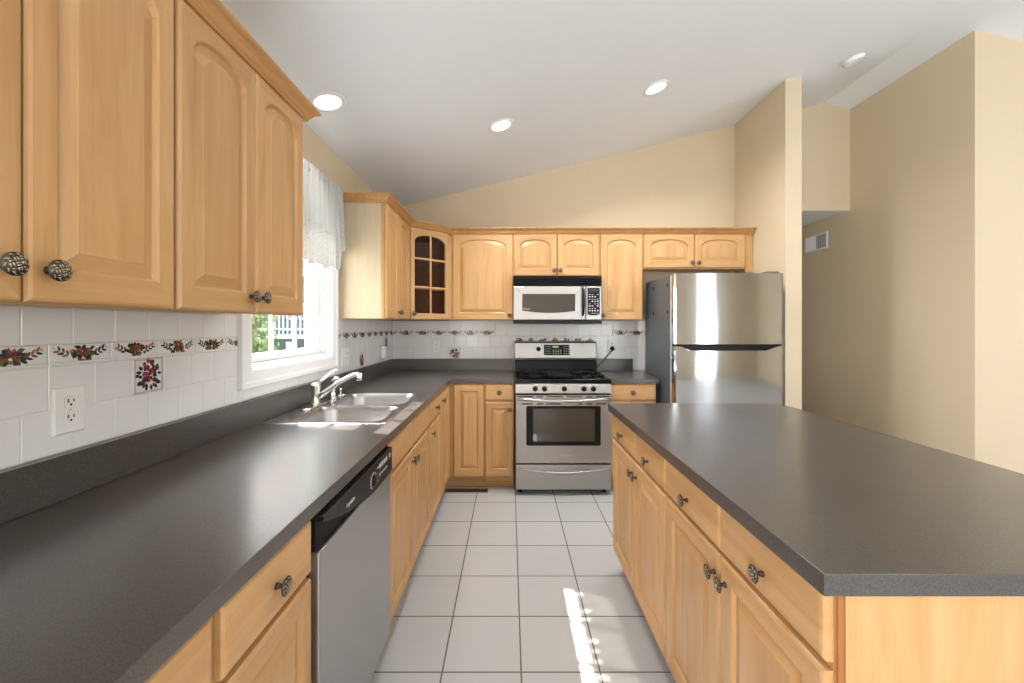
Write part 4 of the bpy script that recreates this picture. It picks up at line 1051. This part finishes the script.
outlet((XL+0.0062, 1.057, 1.1335), RL, 'white duplex outlet on the near left tiled wall')
outlet((XL+0.0062, 2.835, 1.137), RL, 'white double switch and outlet plate just beyond the window', 2, 'switch', 'switch_plate')
outlet((-0.705, YB-0.0062, 1.143), 0, 'white duplex outlet on the back wall left of the floral tile')
outlet((0.987, YB-0.0062, 1.150), 0, 'white outlet right of the range with the black plug in it')
ph = empty('plug_in_freshener', (XL+0.0062, 3.61, 1.12), RL, 'white rounded plug-in device on the left tiled wall near the corner', 'plug-in device')
m = MB(); m.box(-0.036, 0.036, -0.006, 0, -0.058, 0.058); m.build('cover_plate', M['plate'], ph, 0.002)
m = MB(); m.cbox(-0.026, 0.026, -0.050, -0.006, -0.062, 0.050, 0.014); m.build('body', M['plate'], ph)

# ================================================================== wall vent, floor register, smoke detector, lights
def vent():
    root = empty('air_vent', (XR-0.0005, 4.43, 2.238), -PI/2, 'small white air vent grille high on the right wall by the passage', 'vent')
    w, h = 0.163, 0.087
    m = MB(); m.loops([[(x, y, z) for x, z in ((-a, -b), (a, -b), (a, b), (-a, b))] for a, b, y in ((w, h, 0), (w, h, -0.004), (w-0.016, h-0.016, -0.009), (w-0.018, h-0.018, -0.001))], close=True); m.build('frame', M['white'], root)
    m = MB(); m.box(-w+0.018, w-0.018, -0.003, -0.001, -h+0.018, h-0.018); m.build('backing', M['dgrey'], root)
    for side, c in ((-1, 'louvre'), (1, 'louvre')):
        m = MB(); n = 9 if side < 0 else 5
        for k in range(n):
            x = side*(0.010+(w-0.030)*(k+0.5)/n)
            if side < 0: m.prism([(x-0.007, -0.0085), (x+0.005, -0.0035), (x+0.0065, -0.0035), (x-0.005, -0.009)], 2, -h+0.018, h-0.018)
            else: m.prism([(x-0.001, -0.0085), (x+0.0005, -0.0085), (x+0.0005, -0.003), (x-0.001, -0.003)], 2, -h+0.018, h-0.018)
        m.build(c, M['white'] , root)
    m = MB(); m.box(-0.006, 0.006, -0.0095, -0.003, -h+0.018, h-0.018); m.build('divider', M['white'], root)
vent()
rg = empty('floor_register', (-0.352, 3.362, 0.0), 0, 'narrow brown metal floor register in front of the corner cabinet', 'floor vent')
m = MB(); m.loops([[(a*0.176, b*0.036, z) for a, b in ((-1, -1), (1, -1), (1, 1), (-1, 1))] for z in (0.0003, 0.003)]+[[(a*0.170, b*0.030, 0.005) for a, b in ((-1, -1), (1, -1), (1, 1), (-1, 1))]]); m.build('frame', M['brown'], rg)
m = MB()
for k in range(26): m.box(-0.158+k*0.0125, -0.152+k*0.0125, -0.024, 0.024, 0.0048, 0.0056)
m.build('slot', M['slot'], rg)
TILT = -math.atan(0.2444)
def on_ceiling(name, x, y, label, cat):
    o = empty(name, (x, y, zc(x)), 0, label, cat); o.rotation_euler = (0, TILT, 0); return o
lamps = [(-0.956, 2.167, 'recessed ceiling light nearest the left wall cabinets'), (-0.06, 2.873, 'recessed ceiling light in the middle, above the range aisle'), (1.022, 2.878, 'recessed ceiling light furthest right, above the island end')]
for x, y, lb in lamps:
    r = on_ceiling('recessed_light', x, y, lb, 'ceiling light')
    m = MB(); m.lathe([(0.092, -0.0005), (0.092, -0.004), (0.078, -0.008), (0.070, -0.006), (0.066, -0.001)], (0, 0, 0), (0, 0, 1), 36); 
    m.f.pop(); m.m.pop(); m.sm.pop(); m.f.pop(); m.m.pop(); m.sm.pop()
    m.build('trim_ring', M['white'], r)
    m = MB(); m.lathe([(0.0, -0.002), (0.068, -0.002), (0.068, -0.001), (0.0, -0.001)], (0, 0, 0), (0, 0, 1), 36, smooth=False); m.build('lens', M['lens'], r)
    l = bpy.data.lights.new('downlight', 'AREA'); l.shape = 'DISK'; l.size = 0.13; l.energy = 1.5 if x < -0.5 else 11.0; l.color = (1, 0.97, 0.93); l.spread = math.radians(90 if x < -0.5 else 140)
    lo = bpy.data.objects.new('downlight', l); COL.objects.link(lo); lo.parent = r; lo.location = (0, 0, -0.012)
r = on_ceiling('smoke_detector', 2.65, 3.18, 'round white smoke detector on the ceiling near the ridge', 'smoke detector')
m = MB(); m.lathe([(0.0, -0.0005), (0.070, -0.0005), (0.070, -0.012), (0.062, -0.030), (0.045, -0.036), (0.0, -0.036)], (0, 0, 0), (0, 0, 1), 28, smooth=False); m.build('body', M['white'], r)
m = MB()
for i in range(10):
    a = 2*PI*i/10; m.tube([(0.063*math.cos(a), 0.063*math.sin(a), -0.0300), (0.063*math.cos(a+0.4), 0.063*math.sin(a+0.4), -0.0300)], 0.0022, 5)
m.build('vent_slot', M['pencil'], r)

# ================================================================== valance on its rod
rod = empty('curtain_rod', (-1.085, 2.16, 2.19), 0, 'slim white curtain rod across the top of the kitchen window', 'curtain rod')
m = MB(); m.tube([(-0.054, -0.56, 0), (-0.02, -0.56, 0), (0, -0.545, 0), (0, 0.50, 0), (-0.02, 0.515, 0), (-0.054, 0.515, 0)], 0.006, 8); m.build('rod', M['white'], rod)
def valance():
    root = empty('valance', (-1.085, 2.16, 2.19), 0, 'gathered white sheer valance with a lace border over the window', 'curtain')
    ns = 260; Y0, Y1 = -0.545, 0.485
    def prm(s):     # s in 0..1 along the rod, then wraps back to the wall
        return s
    def pt(s, z, amp):
        # s 0..1 front, 1..1.12 return to the wall
        ph = s*2*PI*17
        wv = amp*(math.sin(ph)+0.35*math.sin(ph*2.3+1.1))
        if s <= 1: return (0.014+wv, Y0+(Y1-Y0)*s, z)
        t = (s-1)/0.09; return (0.014-0.062*t, Y1+0.006+wv*0.5, z)
    smax = 1.09
    def bottom(s):
        if s < 0.9: b = -0.485
        else: b = -0.345
        sc = 0.022*abs(math.sin(s*PI*11))
        return b - sc
    def lace_top(s): return (-0.285 + 0.012*math.sin(s*60)) if s < 0.9 else (-0.110-0.02*math.cos((s-0.9)*40))
    def sheet(zf, rows, name, mat, off=0.0):
        me_v = []; me_f = []; uv = []
        for i in range(ns+1):
            s = smax*i/ns
            for j in range(rows+1):
                z = zf(s, j/rows)
                drop = min(1, max(0, -z/0.35)); amp = 0.006+0.014*drop
                p = pt(s, z, amp)
                puff = 0.008 if s > 0.9 else 0.0
                me_v.append((p[0]+off+puff*drop, p[1]+0.02*drop*(1 if s > 0.9 else 0), p[2])); uv.append((s*1.9, z*1.8))
        for i in range(ns):
            for j in range(rows):
                a = i*(rows+1)+j; me_f.append((a, a+rows+1, a+rows+2, a+1))
        me = bpy.data.meshes.new(name); me.from_pydata(me_v, [], me_f); me.materials.append(mat)
        ul = me.uv_layers.new(name='UVMap')
        for p in me.polygons:
            p.use_smooth = True
            for li, vi in zip(p.loop_indices, p.vertices): ul.data[li].uv = uv[vi]
        o = bpy.data.objects.new(name, me); COL.objects.link(o); o.parent = root; return o
    sheet(lambda s, t: 0.030+0.006*math.sin(s*230)+(lace_top(s)-0.030)*t, 14, 'sheer_panel', M['sheer'])
    sheet(lambda s, t: lace_top(s)+(bottom(s)-lace_top(s))*t, 10, 'lace_border', M['lace'])
    # ruffled header around the rod
    me_v = []; me_f = []
    for i in range(ns+1):
        s = smax*i/ns; ph = s*2*PI*26
        c = pt(s, 0, 0)
        for k in range(9):
            a = 2*PI*k/8; r = 0.012+0.004*math.sin(ph+k)
            me_v.append((c[0]-0.014+math.cos(a)*r*(1.0), c[1], math.sin(a)*r+0.010*max(0, math.sin(a))*(1.5+math.sin(ph*1.3))))
    for i in range(ns):
        for k in range(8):
            a = i*9+k; me_f.append((a, a+9, a+10, a+1))
    me = bpy.data.meshes.new('ruffle_header'); me.from_pydata(me_v, [], me_f); me.materials.append(M['sheer'])
    for p in me.polygons: p.use_smooth = True
    o = bpy.data.objects.new('ruffle_header', me); COL.objects.link(o); o.parent = root
valance()

# ================================================================== outside the window
M['xwhite'] = simple('exterior_white_paint', srgb(138, 142, 146), 0.6); M['siding'] = simple('blue_grey_siding', srgb(64, 80, 88), 0.7); M['lawn'] = simple('lawn', srgb(110, 126, 84), 0.9, noise=0.3, scale=4)
M['leafy'] = simple('tree_leaves', srgb(78, 100, 52), 0.6, noise=0.35, scale=3); M['bark'] = simple('bark', srgb(90, 74, 60), 0.9)
M['dglass'] = simple('dark_window_glass', srgb(60, 72, 78), 0.1)
M['roof'] = simple('brown_shingle', srgb(150, 112, 96), 0.8)
m = MB(); m.box(-60, XL-0.2, -30, 60, -1.6, -1.5); o = m.build('ground_outside', M['lawn']); struct(o)
hs = empty('neighbour_house', (-7.2, 12.0, -1.5), 0, 'blue-grey neighbouring house with a white deck railing, seen through the window', 'house')
m = MB(); m.box(-1.6, 3.2, 0, 5, 0, 6.2); 
for k in range(40): m.box(-1.6, 3.2, -0.02, 0, 0.02+k*0.155, 0.14+k*0.155)
m.build('wall', M['siding'], hs)
m = MB(); m.box(-1.7, 3.2, -1.3, -0.03, 2.50, 2.60); m.box(-1.7, 3.2, -0.05, -0.02, 1.95, 2.04); m.build('deck', M['xwhite'], hs)
m = MB(); m.box(-1.7, 3.2, -1.3, -1.24, 3.35, 3.42); m.box(-1.7, 3.2, -1.3, -1.24, 2.72, 2.78)
for k in range(44): m.box(-1.68+k*0.11, -1.645+k*0.11, -1.29, -1.25, 2.6, 3.36)
m.build('railing', M['xwhite'], hs)
for k, x in enumerate((-1.64, -0.2, 1.4, 3.0)):
    m = MB(); m.box(x, x+0.14, -1.32, -1.18, 0, 2.42); m.build('deck_post', M['xwhite'], hs)
for x0, x1, z0, z1 in ((-1.2, -0.4, 0.9, 1.7), (0.35, 1.25, 0.7, 1.65), (1.8, 2.7, 0.7, 1.65), (-0.9, 0.1, 3.0, 5.0), (0.7, 1.5, 3.0, 5.0), (2.0, 2.9, 3.0, 5.0)):
    m = MB(); t = 0.07; m.box(x0, x1, -0.06, -0.021, z0, z0+t); m.box(x0, x1, -0.06, -0.021, z1-t, z1); m.box(x0, x0+t, -0.06, -0.021, z0, z1); m.box(x1-t, x1, -0.06, -0.021, z0, z1); m.box((x0+x1)/2-0.03, (x0+x1)/2+0.03, -0.06, -0.021, z0, z1)
    wn = m.build('window', M['xwhite'], hs); m = MB(); m.box(x0+t, x1-t, -0.035, -0.021, z0+t, z1-t); m.build('pane', M['dglass'], wn)
m = MB(); m.prism([(-0.6, 6.2), (5.6, 6.2), (2.5, 8.2)], 0, -1.9, 3.5); m.build('roof', M['roof'], hs)
tr = empty('leafy_tree', (-4.78, 7.6, -1.5), 0, 'green leafy tree outside, seen through the left part of the window', 'tree')
m = MB(); m.tube([(0, 0, 0), (0.05, 0, 1.2), (0, 0.05, 2.4), (0.1, 0, 3.4)], [0.12, 0.09, 0.07, 0.03], 10)
for a in range(5): m.tube([(0.02, 0, 1.2+a*0.35), (0.5*math.cos(a*2.4), 0.5*math.sin(a*2.4), 1.9+a*0.4)], [0.04, 0.015], 6)
m.build('trunk', M['bark'], tr)
rn = random.Random(5); m = MB()
for k in range(1900):
    th = rn.uniform(0, 2*PI); q = rn.random()**0.5; zz = rn.uniform(1.0, 4.0); R = 0.45*math.sin(PI*min(1, (zz-0.8)/3.4))**0.5
    p = Vector((R*q*math.cos(th), R*q*math.sin(th), zz)); a = Vector((rn.uniform(-1, 1), rn.uniform(-1, 1), rn.uniform(-1, 1))).normalized(); b = a.orthogonal().normalized(); s = rn.uniform(0.04, 0.08)
    m.add([p-a*s, p+b*s*0.45, p+a*s, p-b*s*0.45], [(0, 1, 2, 3)])
m.build('foliage', M['leafy'], tr)
